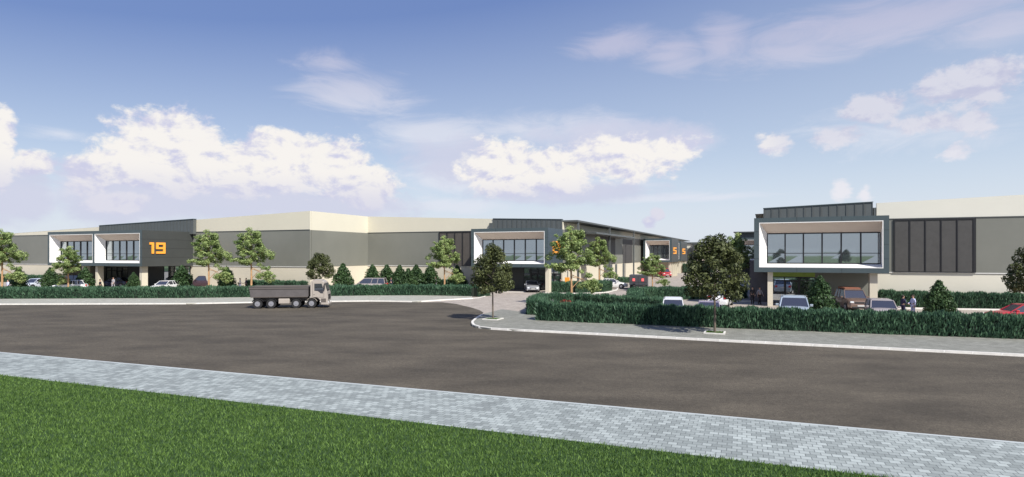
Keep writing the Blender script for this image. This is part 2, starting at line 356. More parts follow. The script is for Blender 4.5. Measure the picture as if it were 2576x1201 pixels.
# ------------------------------------------------------------------ leaf clouds
def leaf_object(name, m, C, A, B, tint, parent=None, tri=False):
    """one leaf per row: centre C, half-length vector A, half-width vector B"""
    n = len(C)
    if tri:
        V = np.stack([C-B, C+B, C+A], 1).reshape(-1, 3); k = 3
    else:
        V = np.stack([C-A, C+B, C+A, C-B], 1).reshape(-1, 3); k = 4
    me = bpy.data.meshes.new(name); me.vertices.add(n*k); me.vertices.foreach_set('co', V.astype(np.float32).ravel())
    me.loops.add(n*k); me.loops.foreach_set('vertex_index', np.arange(n*k, dtype=np.int32))
    me.polygons.add(n); me.polygons.foreach_set('loop_start', np.arange(0, n*k, k, dtype=np.int32)); me.polygons.foreach_set('loop_total', np.full(n, k, dtype=np.int32))
    at_ = me.attributes.new('tint', 'FLOAT', 'FACE'); at_.data.foreach_set('value', np.clip(tint, 0, 1).astype(np.float32))
    me.materials.append(m); me.update(calc_edges=True); me.validate()
    return link_mesh(name, me, parent)
def unit(a): return a/np.maximum(np.linalg.norm(a, axis=1, keepdims=True), 1e-9)
def rand_dirs(n): return unit(rng.normal(size=(n, 3)))
def clump_leaves(cents, rads, per, size, flat=.75, up=.3, sizevar=.35, shell=.55):
    Cs, Nn, T = [], [], []
    for (c, r) in zip(cents, rads):
        k = max(8, int(per*r*r)); d = rand_dirs(k); rr = (shell+(1-shell)*rng.random(k)**.5)[:, None]
        p = np.array(c)+d*rr*r*np.array([1, 1, flat]); Cs.append(p); Nn.append(d)
        T.append(np.full(k, rng.normal(0, .16))+rng.normal(0, .24, k)+.45)
    C = np.concatenate(Cs); D = np.concatenate(Nn); T = np.concatenate(T); n = len(C)
    nrm = unit(D+rand_dirs(n)*.9+np.array([0, 0, up])); a = unit(np.cross(nrm, rand_dirs(n))); b = np.cross(nrm, a)
    s = size*(1+rng.normal(0, sizevar, n).clip(-.6, .9))[:, None]
    return C, a*s, b*s*.5, T

def make_round_tree(H, zb, rad, seed):
    """dark dome crown on a slim clear stem"""
    random.seed(seed)
    root = empty('shade_tree')
    t = MB(); t.tube([(0,0,-.05),(.02,.01,H*.25),(-.02,.02,zb+.3),(.02,0,H*.62),(0,0,H*.86)], [.085,.07,.06,.045,.015], 8)
    for i in range(11):
        a = i*2.4+random.random()*.5; z = zb+.15+(H-zb)*.6*i/11; r = rad*(.85-.4*i/11)
        t.tube([(0,0,z-.25),(math.cos(a)*r*.45,math.sin(a)*r*.45,z+.15),(math.cos(a)*r*.85,math.sin(a)*r*.85,z+.35)], [.035,.022,.008], 5)
    t.build('trunk', m_bark_d, root, 60)
    cents, rads = [], []
    n = 70
    for i in range(n):
        h = (i+.5)/n; z = zb+.25+(H-zb-.35)*h
        R_ = rad*math.sqrt(max(0.02, 1-((h-.22)/.80)**2)) if h > .22 else rad*(.78+.22*h/.22)
        a = i*2.39996+random.random(); q = (.35+.65*random.random()**.5)*max(R_-.25, .05)
        cents.append((math.cos(a)*q, math.sin(a)*q, z+random.uniform(-.12,.12))); rads.append(random.uniform(.30,.50)*rad/1.9)
    leaf_object('crown', m_leaf_dark, *clump_leaves(cents, rads, 780/ (rad/1.9)**2, .085*rad/1.9, .8), parent=root)
    return root
def make_pale_tree(seed, H=8.2):
    """light airy tree in rounded tufts with one low limb hanging out to the right"""
    random.seed(seed); root = empty('eucalypt_tree')
    t = MB(); t.tube([(0,0,-.05),(.03,0,1.5),(.0,.02,3.2),(-.05,0,5.),(.02,0,6.6),(0,0,7.8)], [.16,.13,.10,.075,.045,.012], 8)
    cents, rads = [], []
    limbs = [(3.0,1.9,0.,2.0,.62),(3.2,2.6,-.3,1.7,.5),(3.5,-1.5,.4,3.9,.62),(3.6,-1.0,-.9,4.2,.5),(3.9,1.0,1.2,4.3,.6),(4.1,-2.0,-.1,4.3,.5),(4.2,1.9,.3,5.0,.62),
             (4.3,.9,-.9,4.4,.5),(4.8,-1.6,.6,5.5,.6),(4.9,2.1,-.3,5.5,.48),(5.,-1.1,-.9,5.6,.52),(5.2,.9,.9,5.9,.55),(5.6,-1.5,0,6.4,.6),(5.8,1.35,-.2,6.6,.55),
             (6.,-.7,.8,6.8,.5),(6.2,-1.0,-.4,7.1,.5),(6.3,.7,.2,7.2,.52),(6.8,-.1,-.2,7.75,.48),(6.,.2,-.9,6.4,.5),(4.5,0,1.3,5.0,.5),(4.,-.3,-1.2,4.9,.5),(3.9,.2,.3,4.1,.42)]
    for (z0, x, y, z1, r) in limbs:
        mid = (x*.5, y*.5, (z0+z1)/2+.25)
        t.tube([(0,0,z0), mid, (x,y,z1)], [.045,.028,.01], 5)
        for j in range(5):
            d = (random.gauss(0,.42), random.gauss(0,.4), random.gauss(0,.26))
            cents.append((x+d[0]*r*1.5, y+d[1]*r*1.5, z1+d[2])); rads.append(r*random.uniform(.55,.98))
    for j in range(26):     # inner foliage round the stem
        z = 3.5+4.0*(j+.5)/26; a = j*2.4; q = (1.25 if z < 6.2 else .75)*random.random()**.6
        cents.append((math.cos(a)*q, math.sin(a)*q, z)); rads.append(random.uniform(.26,.5))
    for j in range(7):      # drooping tuft
        f = j/6; cents.append((1.9+f*1.25+random.gauss(0,.1), random.gauss(0,.25), 3.15-1.5*f**1.4+random.gauss(0,.12))); rads.append(.44-.14*f)
    t.tube([(0,0,1.7),(.9,0,2.6),(1.9,0,3.1)], [.05,.03,.015], 5)
    t.build('trunk', m_bark_o, root, 60)
    leaf_object('crown', m_leaf_pale, *clump_leaves(cents, rads, 600, .105, .72, .9, shell=.25), parent=root)
    return root
def make_cone_shrub(seed):
    random.seed(seed); root = empty('conical_shrub'); t = MB(); t.tube([(0,0,-.05),(0,0,1.2),(0,0,2.6)], [.06,.05,.015], 6)
    for i in range(8):
        a = i*2.4; z = .4+i*.28; t.tube([(0,0,z),(math.cos(a)*.5,math.sin(a)*.5,z+.25)], [.02,.008], 4)
    t.build('stem', m_bark_d, root)
    cents, rads = [], []
    for i in range(110):
        h = (i+.5)/110; z = .30+2.62*h; R_ = 1.36*(1-h**1.9)**.72*(1 if h > .15 else .85)
        a = i*2.39996; q = max(R_-.2,0)*(.35+.8*random.random())
        cents.append((math.cos(a)*q, math.sin(a)*q, z)); rads.append(random.uniform(.24,.42)*(1.15-.45*h))
    leaf_object('foliage', m_leaf_shrub, *clump_leaves(cents, rads, 700, .095, 1.15, .3), parent=root)
    return root
def copies(proto, spots, labels, group, cat):
    for i, ((loc, sc, rz), lab) in enumerate(zip(spots, labels)):
        o = proto if i == 0 else copy_tree(proto)
        o.location = loc; o.scale = (sc[0], sc[0], sc[1]) if isinstance(sc, tuple) else (sc, sc, sc); o.rotation_euler.z = rz
        tag(o, lab, cat, group)

dt = make_round_tree(5.9, 2.1, 2.1, 3)
copies(dt, [(at(1798,838,.1),1,0),(at(1240,803.5,.1),(.80,.93),1.9),(at(805,737),(.93,.85),3.3),(at(2607,812),(.95,.95),5.)]+[(Vector(p),(1.05,1.05),i*1.) for i,p in enumerate([(-34,-150,0),(-9,-168,0),(17,-158,0),(-58,-148,0),(44,-162,0)])],
       ['large dark round tree on the corner pavement in front of the white office box','slim dark round tree at the tip of the kerb beside the driveway',
        'small dark round tree standing behind the cab of the tipper truck','dark tree cut by the right edge of the picture near the red car']+['dark tree beyond the lawn, mirrored in the office windows']*5,
       'dark round street trees', 'tree')
pt = make_pale_tree(5)
pspots = [(5,735,580),(172,735,622),(525,735,582),(632,735,577),(1118,734,597),(1437,767.5,574),(1507,724,600),(1641,734,640),(1853,748,590)]
plabs = ['pale green airy tree at the far left edge of the picture','short pale green tree in front of the left white window box','pale green tree just right of the dark wall numbered 19',
         'tall pale green tree behind the tail of the tipper truck','pale green tree in front of the brown screen panel left of the middle office','pale green tree with orange trunk rising from the hedged island by the driveway',
         'pale green tree behind the clipped hedge right of the middle office','small pale green tree in the side street beside the grey box truck','pale green tree mostly hidden behind the large dark round tree']
spots = []
for (x, y, top) in pspots:
    p = at(x, y, .01); s = (y-HY)/(CH-.01); h = (y-top)/s; spots.append((p, (h/8.2*.98 if h > 6 else h/8.2*1.12, h/8.15), {1: 2.6, 4: .5, 6: -.6, 8: 1.4}.get(len(spots), random.uniform(-.15,.15))))
copies(pt, spots, plabs, 'pale airy trees', 'tree')
sb = make_cone_shrub(9)
cs = [(47,731,674),(127,731,674),(215,731,673),(336,731,686),(458,731,669),(570,731,672),(863,732,664),(937,727.5,667),(973,727.5,667),(1005,727.5,668),(1047,727.5,667),(1083,727.5,666),(1150,728,668),(1027,733,676),(2063,792,696),(2362,801,707)]
cl = ['conical shrub at the far left beside the first pale tree','conical shrub right of the blue and white car at the left','conical shrub just right of the white car under the left box','low conical shrub between the two bays under office 19',
      'conical shrub beside the white car under the number 19','conical shrub between the two pale trees left of the truck','broad conical shrub right of the dark round tree by the truck','conical shrub behind the silver people carrier','conical shrub behind the two people beside the silver car',
      'left one of the close set conical shrubs along the cream wall','conical shrub along the cream wall left of the grey clad person','conical shrub right behind the lone person in the middle','conical shrub beside the dark blue car at the middle office','lower front conical shrub of the close set row',
      'conical shrub in front of the right office entrance','conical shrub beside the two people shaking hands']
spots = []
for i, (x, y, top) in enumerate(cs):
    s = (y-HY)/CH; h = (y-top)/s; spots.append((at(x, y), (h/3.1*(.98 if 7 <= i <= 13 else .98)*random.uniform(.92,1.08), h/3.1), i*1.3))
copies(sb, spots, cl, 'conical evergreen shrubs', 'shrub')

def hedge(path, w, h, label, m=m_leaf_hedge, dens=230, name='clipped_hedge', cat='hedge', z0=0., closed=False):
    """hedge on a polyline of its centre: soft dark core, upright leaf tufts over the faces"""
    root = empty(name, path[0]); tag(root, label, cat, 'clipped hedges' if name == 'clipped_hedge' else None)
    o0 = path[0]; core = MB(); Cs, As, Bs, Ts = [], [], [], []
    for i, (a, b) in enumerate(zip(path, path[1:])):
        a = a-o0; b = b-o0; a.z = b.z = z0-o0.z if False else 0
        d = (b-a); L = d.length; dn = d.normalized(); n = Vector((-dn.y, dn.x, 0))
        hw = w/2-.14; e = dn*.1 
        p = [a-e*0-n*hw, b+e-n*hw, b+e+n*hw, a+n*hw]
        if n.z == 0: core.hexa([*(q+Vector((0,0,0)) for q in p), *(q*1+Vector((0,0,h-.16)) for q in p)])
        ends = (1 if i == 0 else 0)+(1 if i == len(path)-2 else 0)
        faces = [(L*h, 0), (L*h, 1), (L*w, 2)]+([(w*h, 3)] if i == 0 else [])+([(w*h, 4)] if i == len(path)-2 else [])
        for (area, k) in faces:
            c = int(area*dens*(1.2 if k == 2 else .85)); u = rng.random(c); q = rng.random(c)
            dv = np.array(dn); nv = np.array(n); av = np.array(a); bv = np.array(b)
            if k in (0, 1):
                sg = -1 if k == 0 else 1; bulge = .05*np.sin(u*L*2.1+k)+rng.normal(0, .05, c)
                C = av+np.outer(u*L, dv)+np.outer(sg*(w/2-.06+bulge), nv); C[:, 2] = q*h*.97; D = np.tile(nv*sg, (c, 1))
            elif k == 2:
                C = av+np.outer(u*L, dv)+np.outer((q-.5)*w, nv); C[:, 2] = h-.04+.06*np.sin(u*L*2.6+i)+.05*np.sin(u*L*7.1)+rng.normal(0, .06, c)-.10*np.abs(q-.5)**2*4; D = np.tile([0,0,1.], (c, 1))
            else:
                e_ = av if k == 3 else bv; sg = -1 if k == 3 else 1
                C = e_+np.outer((u-.5)*w, nv)+np.outer(sg*(.1+rng.normal(0,.05,c)), dv); C[:, 2] = q*h*.97; D = np.tile(dv*sg, (c, 1))
            A = unit(D*.55+rand_dirs(c)*.5+np.array([0,0,1.0]))*(.13+.10*rng.random(c))[:, None]
            B = unit(np.cross(A, D+rand_dirs(c)*.6))*(.028+.022*rng.random(c))[:, None]
            Cs.append(C); As.append(A); Bs.append(B)
            Ts.append(.42+.10*np.sin(C[:,0]*.9+C[:,1]*.5)+.20*np.sin(C[:,0]*7.3+np.sin(C[:,2]*6)*1.5)*np.sin(C[:,1]*5.1+C[:,2]*7)+rng.normal(0, .27, c))
    leaf_object('foliage', m, np.concatenate(Cs), np.concatenate(As), np.concatenate(Bs), np.concatenate(Ts), parent=root)
    core.build('hedge_core', m_hedgecore, root)  # near-black solid core box, added so nothing shows through the leaves
    return root
def off(l, d): return [Vector((p.x+sT*d, p.y+cT*d, p.z)) for p in l]
hw = .75
hp = [at(-330,756)]+[at(*p) for p in [(0,754.2),(470,752.2),(700,748.8),(939,745.6),(1060,745.5),(1150,747),(1190,747.5)]]
p1 = [Vector((p.x, p.y+.75, 0)) for p in hp]
hedge(p1[:-1]+[Vector((p.x, p.y+.75, 0)) for p in (at(1190,748), at(1221,745.5))], 1.5, 1.22, 'long clipped hedge behind the far left kerb and the truck', dens=210)
def wallhedge(x0, x1, v, label, dy=1.0, h=1.25):
    a = uv2w(u_at(x0, v-dy), v-dy); b = uv2w(u_at(x1, v-dy), v-dy); hedge([a, b], 1.0, h, label, dens=130)
VA, VC, VE = 66.1, 79.3, 68.3
wallhedge(-60, 196, VA, 'low hedge along the cream wall left of office 19', 1.2)
wallhedge(626, 768, VA, 'low hedge along the cream wall behind the tipper truck', 1.2)
wallhedge(985, 1172, VC, 'low hedge along the cream wall behind the row of shrubs', 1.6)
hedge(off([at(*p) for p in [(1376,736),(1440,737),(1500,736),(1525,731.5)]], .6), 1.4, 1.3, 'short clipped hedge on the kerbed island by the middle office', dens=190)
# hedged island by the driveway
f1 = [at(*p, .1) for p in [(1352,806.5),(1470,812),(1583,816),(1811,825.5),(2200,840.5),(2576,854),]]
f1.append(ext(f1[-2], f1[-1], 14))
hedge(off(f1, .75), 1.5, 1.24, 'long clipped hedge along the corner pavement from the driveway to the right edge', dens=260)
hedge([at(1350,795), at(1349,785), at(1362,776), at(1400,772.5), at(1440,772)], 1.5, 1.2, 'rounded hedge end of the island beside the driveway', dens=230)
hedge([at(1452,772), at(1520,776), at(1600,781), at(1668,787)], 1.2, 1.15, 'back hedge of the planted island beside the driveway', dens=220)
hedge([at(1602,778), at(1597,765), at(1600,757), at(1640,754), at(1700,753.5), at(1780,752), at(1868,750)], 1.5, 1.28, 'clipped hedge behind the parked white van and under the dark tree', dens=210)
_vh = VE-.72; hedge([uv2w(u_at(2212,_vh),_vh), uv2w(u_at(2850,_vh),_vh)], .95, 1.42, 'hedge at the foot of the cream wall right of the right office', dens=210)
hedge([at(1553,712), at(1590,711.5)], 1.2, .9, 'small far hedge beyond the white car in the side street', dens=120)
hedge([at(1716,687), at(1760,686.5), at(1800,687)], 1.6, 2.4, 'far hedge at the end of the side street', dens=60)
# small plants inside the island
def low_bush(x, y, r, label, m, cat='shrub'):
    root = empty('low_bush', at(x, y, 0)); tag(root, label, cat)
    t = MB(); 
    for i in range(7):
        a = i*.9; t.tube([(0,0,-.02),(math.cos(a)*r*.5,math.sin(a)*r*.5,1.0)], [.02,.008], 4)
    t.build('stem', m_bark_d, root)
    leaf_object('foliage', m, *clump_leaves([(random.gauss(0,r*.4), random.gauss(0,r*.3), .95+random.gauss(0,.12)) for i in range(14)], [r*.45]*14, 900, .06), parent=root)
low_bush(1424, 792, .42, 'low red leaved bush inside the hedged island at the foot of the pale tree', m_leaf_red)
low_bush(1388, 792, .4, 'low grey green bush left of the red bush in the hedged island', leaf_mat('grey_leaves', (.12,.13,.12), (.26,.27,.25)))
for (x, y, lab) in [(1240,803.5,'square planter of grass around the slim dark tree by the driveway'),(1798,838,'square planter of grass around the large dark tree on the pavement')]:
    r = empty('tree_planter', at(x, y, .1), -TH); tag(r, lab, 'planter', 'tree planters')
    s_ = .62; b = MB(); b.box(-s_,s_,-s_,-s_+.1,0,.07).box(-s_,s_,s_-.1,s_,0,.07).box(-s_,-s_+.1,-s_+.1,s_-.1,0,.07).box(s_-.1,s_,-s_+.1,s_-.1,0,.07); b.build('edging', m_kerb, r)
    c = 900; C = np.stack([rng.uniform(-.5,.5,c), rng.uniform(-.5,.5,c), np.zeros(c)], 1); A = unit(rand_dirs(c)*.5+np.array([0,0,1.]))*.12; B = unit(np.cross(A, rand_dirs(c)))*.01
    leaf_object('grass', m_grass, C, A, B, rng.random(c), parent=r, tri=True)
    MB().box(-s_+.1,s_-.1,-s_+.1,s_-.1,-.01,.02).build('soil', m_turf, r)

# grass blades over the part of the lawn near the camera
def grass():
    n = 430000
    x = rng.uniform(-26, 9, n); 
    a, b = gr[1], gr[3]
    sl = (b.y-a.y)/(b.x-a.x); ye = a.y+(x-a.x)*sl
    y = 11.5+(rng.random(n)**1.15)*(14.8)
    k = (y < ye+rng.normal(0, .05, n)) & (np.abs(x) < y*.90+1.2)
    x, y = x[k], y[k]; c = len(x)
    C = np.stack([x, y, np.full(c, .115)], 1)
    pn = np.sin(x*1.7+np.sin(y*1.3)*2)*np.sin(y*2.1+np.sin(x*.9)*2)
    A = unit(rand_dirs(c)*.62+np.array([0,0,1.]))*(.05+.075*rng.random(c)**1.5)[:, None]
    B = unit(np.cross(A, rand_dirs(c)))*(.008+.006*rng.random(c))[:, None]
    o = leaf_object('grass', m_grass, C, A, B, .44+.07*pn+.20*(np.sin(x*23+np.sin(y*17)*2)*np.sin(y*29+np.sin(x*19)*2))+rng.normal(0, .33, c), tri=True)
    tag(o, 'mown green lawn grass filling the foreground', 'grass', kind='stuff')
grass()

# ------------------------------------------------------------------ buildings, all on the estate grid (x = along facade, y = depth)
ZB, ZG = 3.3, 8.45
GRID = -TH
def quadwall(b, u0, u1, v, z0, z1a, z1b, t=.25, mi=0):       # wall facing -v with a sloped top
    b.hexa([(u0,v,z0),(u1,v,z0),(u1,v+t,z0),(u0,v+t,z0),(u0,v,z1a),(u1,v,z1b),(u1,v+t,z1b),(u0,v+t,z1a)], mi)
def front_wall(root, u0, u1, v, ztop, m_top=None, m_base=None):
    """cream base, grey cladding and cream top band of one long front; ztop(u) is the sloped roof line"""
    quadwall(b := MB(), u0, u1, v, -.05, ZB, ZB, .3); b.build('base_wall', m_base or m_cream, root)
    quadwall(b := MB(), u0, u1, v-.04, ZB, ZG, ZG, .3); b.build('cladding', m_grey, root)
    quadwall(b := MB(), u0, u1, v-.015, ZG, ztop(u0), ztop(u1), .3); b.build('upper_band', m_top or m_cream2, root)
    quadwall(b := MB(), u0, u1, v-.10, ZG, ZG+.07, ZG+.07, .08); b.build('flashing', m_seamd, root)
    quadwall(b := MB(), u0, u1, v-.08, ZB-.06, ZB, ZB, .07); b.build('drip_edge', m_white, root)
def side_wall(root, u, v0, v1, ztop, sgn=1, zbase=ZB):
    t = .3
    def w(z0, z1, o, m, nm):
        b = MB(); a, c = (u-t, u+o) if sgn > 0 else (u-o, u+t); b.box(a, c, v0, v1, z0, z1); b.build(nm, m, root)
    w(-.05, ZB, 0, m_cream, 'base_wall'); w(ZB, ZG, .04, m_grey, 'cladding'); w(ZG, ztop, .015, m_cream2, 'upper_band')
def seam_parapet(root, u0, u1, v, z0, za, zb, t=.5):
    b = MB(); quadwall(b, u0, u1, v, z0, za, zb, t)
    n = int((u1-u0)/.72)
    for i in range(n+1):
        u = u0+(u1-u0)*i/n; z = za+(zb-za)*i/n
        b.box(u-.02, u+.02, v-.05, v, z0, z-.05, 0)
        if i < n: b.box(u+.06, u+.20, v-.008, v, z0, z-.1, 1)
    b.build('seamed_parapet', [m_seam, m_seamd], root)
    quadwall(b := MB(), u0-.05, u1+.05, v-.08, za, za+.08, zb+.08-0, t+.1)
    b.v = [(x, y, (z if i < 4 else z)) for i, (x, y, z) in enumerate(b.v)]
    b.v[1] = (b.v[1][0], b.v[1][1], zb); b.v[2] = (b.v[2][0], b.v[2][1], zb)
    b.build('capping', m_frame, root)
def office_box(root, u0, u1, v, depth, bays, side=True, z0=3.32, z1=8.52):
    """projecting first-floor box: dark frame, deep splayed white reveals, glazing"""
    fw = .45; W = u1-u0; D = 1.25
    edges = []; n = len(bays)
    fr = MB()
    fr.box(u0, u1, v, v+depth, z1-fw, z1); fr.box(u0, u1, v, v+depth, z0, z0+fw)
    fr.box(u0, u0+fw, v, v+depth, z0+fw, z1-fw); 
    cuts = [u0+fw]+[c for c in bays]+[u1-fw]
    fr.box(u1-fw, u1, v, v+depth, z0+fw, z1-fw)
    zt, zl = z1-fw, z0+fw
    op = []
    us = u0+fw
    for c in bays:
        op.append((us, c-fw*.5)); fr.box(c-fw*.5, c+fw*.5, v, v+1.6, zl, zt); us = c+fw*.5
    op.append((us, u1-fw))
    # panel joints in the cladding of the frame
    jt = MB()
    for k in (1, 2): 
        x = u0+W*k/3; jt.box(x-.015, x+.015, v-.004, v, z1-fw, z1); jt.box(x-.015, x+.015, v-.004, v, z0, z0+fw)
    for k in (1, 2, 3):
        z = z0+(z1-z0)*k/4; jt.box(u0+.0, u0+fw, v-.004, v, z-.012, z+.012); jt.box(u1-fw, u1, v-.004, v, z-.012, z+.012); 
        jt.box(u1, u1+.005, v+.01, v+depth, z-.015, z+.015)
    fr.add(jt.v, jt.f, 1); fr.build('box_frame', [m_frame, m_black], root)
    for (a, b_) in op:
        wl, wr, wt, wb = a+.72, b_-.02, zt-1.0, zl+.36
        so = MB(); so.add([(a,v+.02,zt),(b_,v+.02,zt),(wr,v+D,wt),(wl,v+D,wt)], [(0,1,2,3)]); so.build('soffit', m_soffit, root)
        li = MB(); li.add([(a,v+.02,zl),(a,v+.02,zt),(wl,v+D,wt),(wl,v+D,wb)], [(0,1,2,3)])
        li.add([(a,v+.02,zl),(wl,v+D,wb),(wr,v+D,wb),(b_,v+.02,zl)], [(0,1,2,3)])
        li.add([(b_,v+.02,zl),(wr,v+D,wb),(wr,v+D,wt),(b_,v+.02,zt)], [(0,1,2,3)])
        e = .07
        li.box(a, a+e, v-.012, v+.05, zl, zt).box(a+e, b_-e, v-.012, v+.05, zl, zl+e).box(b_-e, b_, v-.012, v+.05, zl, zt).box(a+e, b_-e, v-.012, v+.05, zt-e, zt)
        jn = MB()
        for k in (1, 2, 3):
            f = k/4; z = zl+(zt-zl)*f; zz = wb+(wt-wb)*f
            jn.add([(a+.003,v+.02,z-.012),(a+.003,v+.02,z+.012),(wl+.003,v+D-.002,zz+.012),(wl+.003,v+D-.002,zz-.012)], [(0,1,2,3)])
        li.add(jn.v, jn.f, 1); li.build('reveal_lining', [m_white, m_grey], root)
        wn = MB(); npn = max(5, round((wr-wl)/1.6)); yv = v+D
        wn.box(wl, wr, yv-.06, yv+.08, wt-.09, wt).box(wl, wr, yv-.06, yv+.08, wb, wb+.09)
        tz = wb+(wt-wb)*.34
        wn.box(wl, wr, yv-.04, yv+.06, tz-.03, tz+.03)
        for k in range(npn+1):
            x = wl+(wr-wl)*k/npn; wn.box(max(wl, x-.06), min(wr, x+.06), yv-.10, yv+.08, wb+.09, wt-.09)
        w = wn.build('window', m_black, root)
        pn = MB(); 
        for k in range(npn):        # each light set a hair out of plane, as real panes are
            x0 = wl+(wr-wl)*k/npn+.05; x1 = wl+(wr-wl)*(k+1)/npn-.05; d = random.uniform(-.006,.006)
            for (za, zb_) in ((wb+.08, tz-.02), (tz+.02, wt-.08)):
                pn.add([(x0,yv+d,za),(x1,yv-d,za),(x1,yv-d+random.uniform(-.006,.006),zb_),(x0,yv+d,zb_)], [(0,1,2,3)])
        pn.build('pane', m_glass, w)
def glazed_entry(root, u0, u1, v, doors=True, zt=2.95, mats=None):
    w = MB(); n = max(2, round((u1-u0)/1.25)); w.box(u0, u1, v-.06, v+.06, zt-.1, zt).box(u0, u1, v-.06, v+.06, 0, .08).box(u0, u1, v-.05, v+.05, 2.3, 2.38)
    for k in range(n+1):
        x = u0+(u1-u0)*k/n; w.box(x-.05, x+.05, v-.07, v+.05, .08, zt-.1)
    o = w.build('shopfront', m_black, root)
    MB().add([(u0,v+.01,.05),(u1,v+.01,.05),(u1,v+.01,zt-.05),(u0,v+.01,zt-.05)], [(0,1,2,3)]).build('pane', mats or m_glasse, o)
    if doors:
        d = MB(); x0 = u0+(u1-u0)/n*(n//2); x1 = x0+(u1-u0)/n
        d.box(x0+.06, x0+.16, v-.11, v-.07, .08, 2.3).box(x1-.16, x1-.06, v-.11, v-.07, .08, 2.3).box(x0+.16, x1-.16, v-.11, v-.07, 2.2, 2.3).box(x0+.16, x1-.16, v-.11, v-.07, .08, .3).box(x0+.16, x1-.16, v-.11, v-.07, .95, 1.02)
        o = d.build('door', m_black, root); MB().box(x0+.2, x0+.23, v-.16, v-.13, .8, 1.5).build('handle', m_kerb, o)
GLY = {'1': [(0.30,.82,.0,.82,.30,1),(0,0,0,0,0,0)], }
def digit_shapes(ch):
    # strokes on a 1 x 1.4 cell, stroke thickness .26: squared display lettering
    t = .27; H = 1.4; W = 1.15; mid = .57
    R_ = {'1': [(.38,.38+t,0,H),(.12,.38,H-t,H)],
          '9': [(0,W,H-t,H),(0,t,mid,H-t),(W-t,W,0,H-t),(t,W-t,mid,mid+t*.9),(0,W-t,0,t)],
          '2': [(0,W,H-t,H),(W-t,W,mid+t,H-t),(0,W,mid,mid+t),(0,t,t,mid),(0,W,0,t)],
          '0': [(0,W,H-t,H),(0,t,t,H-t),(W-t,W,t,H-t),(0,W,0,t)],
          '5': [(0,W,H-t,H),(0,t,mid+t,H-t),(0,W,mid,mid+t),(W-t,W,t,mid),(0,W,0,t)]}
    return R_[ch]
def number_on_side(root, text, u, v0, v1, zc, hgt):
    """raised digits on a wall that faces +u, read along +v"""
    sc = hgt/1.4; tw = {'1': .75}; tot = sum(tw.get(c, 1.15) for c in text)+.18*(len(text)-1); kx = (v1-v0)/tot
    par = None; v = v0
    for c in text:
        b = MB()
        for (x0, x1, z0, z1) in digit_shapes(c): b.box(u, u+.12, v+x0*kx, v+x1*kx, zc-hgt/2+z0*sc, zc-hgt/2+z1*sc)
        b.build('digit', m_orange, root); v += (tw.get(c, 1.15)+.18)*kx

# --- office and warehouse 19
b19 = empty('warehouse', (0,0,0), GRID); tag(b19, 'long cream and grey warehouse with dark office boxes numbered 19', 'building', 'estate warehouses')
uL = u_at(-90, VA); uK = u_at(780, VA); vK2 = VC
topA = lambda u: 11.1-.0325*(uK-u)
front_wall(b19, uL, uK, VA, topA)
side_wall(b19, uK, VA+.3, VC+2, 11.1)
seam_parapet(b19, u_at(250, VA-.6), u_at(486.5, VA-.6), VA-.6, ZG-.3, 9.83, 10.42)
v19 = VA-8.25; uR = u_at(357, v19); uLb = u_at(120, v19)
mid19 = u_at(235.5, v19)
office_box(b19, uLb, uR, v19, 8.2, [mid19])
sd = MB(); sd.box(uR-.02, uR+.05, v19+.002, VA-.05, 3.31, 8.50); 
for z in (4.6, 5.9, 7.2): sd.box(uR+.05, uR+.056, v19+.01, VA-.06, z-.015, z+.015, 1)
sd.build('side_wall', [m_dark, m_black], b19)
number_on_side(b19, '19', uR+.05, v_at(372.5, uR), v_at(414.5, uR), 5.95, 1.62)
for x in (206, 240, 351):
    u = u_at(x, v19+.5); MB().box(u, u+.5, v19+.5, v19+1.4, -.05, 3.32).build('column', m_cream, b19)
MB().box(uLb+.3, uLb+.6, v19+2.4, VA, -.05, 3.32).build('return_wall', m_cream, b19)
vb = VA-.12
MB().box(uLb+.6, u_at(267, vb), vb, vb+.1, -.05, 3.32).build('recess_wall', m_grey, b19)
MB().box(u_at(321, vb), u_at(411, vb), vb, vb+.1, -.05, 3.32).build('recess_wall', mat('slate_render', (.085,.088,.082), .6, var=.08, vscale=.5), b19)
glazed_entry(b19, u_at(267, vb), u_at(321, vb), vb+.04)
glazed_entry(b19, u_at(411, vb), u_at(478, vb), vb+.04, zt=3.25)
glazed_entry(b19, u_at(168, vb-.2), u_at(212, vb-.2), vb-.2, doors=False, zt=2.4, mats=m_glassd)
MB().box(uL-.3, uL, VA, VA+45, -.05, topA(uL)).build('end_wall', m_cream2, b19)
MB().add([(uL,VA+.3,topA(uL)-.4),(uK-.3,VA+.3,10.6),(uK-.3,VA+45,10.6),(uL,VA+45,topA(uL)-.4)], [(0,1,2,3)]).build('roof', m_roof, b19)

# --- middle warehouse
bm_ = empty('warehouse', (0,0,0), GRID); tag(bm_, 'middle cream and grey warehouse with tree screened office box beside the side street', 'building', 'estate warehouses')
uD = -26.0
topC = lambda u: 11.1-.0405*(u-uK)
front_wall(bm_, uK+.001, u_at(1250, VC), VC, topC)
seam_parapet(bm_, u_at(1241, VC-.1), uD-.02, VC-.1, ZG-.3, 10.2, 9.86, .6)
MB().box(u_at(1231, VC-.3), u_at(1240, VC-.3), VC-.35, VC-.02, ZG, 9.6).build('downpipe_box', m_seam, bm_)
quadwall(b := MB(), u_at(1250, VC)+.001, uD, VC, 3.3, 8.4, 8.4, .3); b.build('front_wall', m_grey, bm_)
vm = VC-5.8; uml, umr = u_at(1185, vm), u_at(1378, vm)
office_box(bm_, uml, umr, vm, 5.75, [])
MB().box(umr-.02, umr+.05, vm+.002, vm+13.4, 3.31, 8.50).build('side_wall', mat('blue_side_cladding', (.050,.070,.088), .4, var=.08, vscale=.4), bm_)
number_on_side(bm_, '20', umr+.05, v_at(1389.5, umr), v_at(1417, umr), 5.95, 1.7)
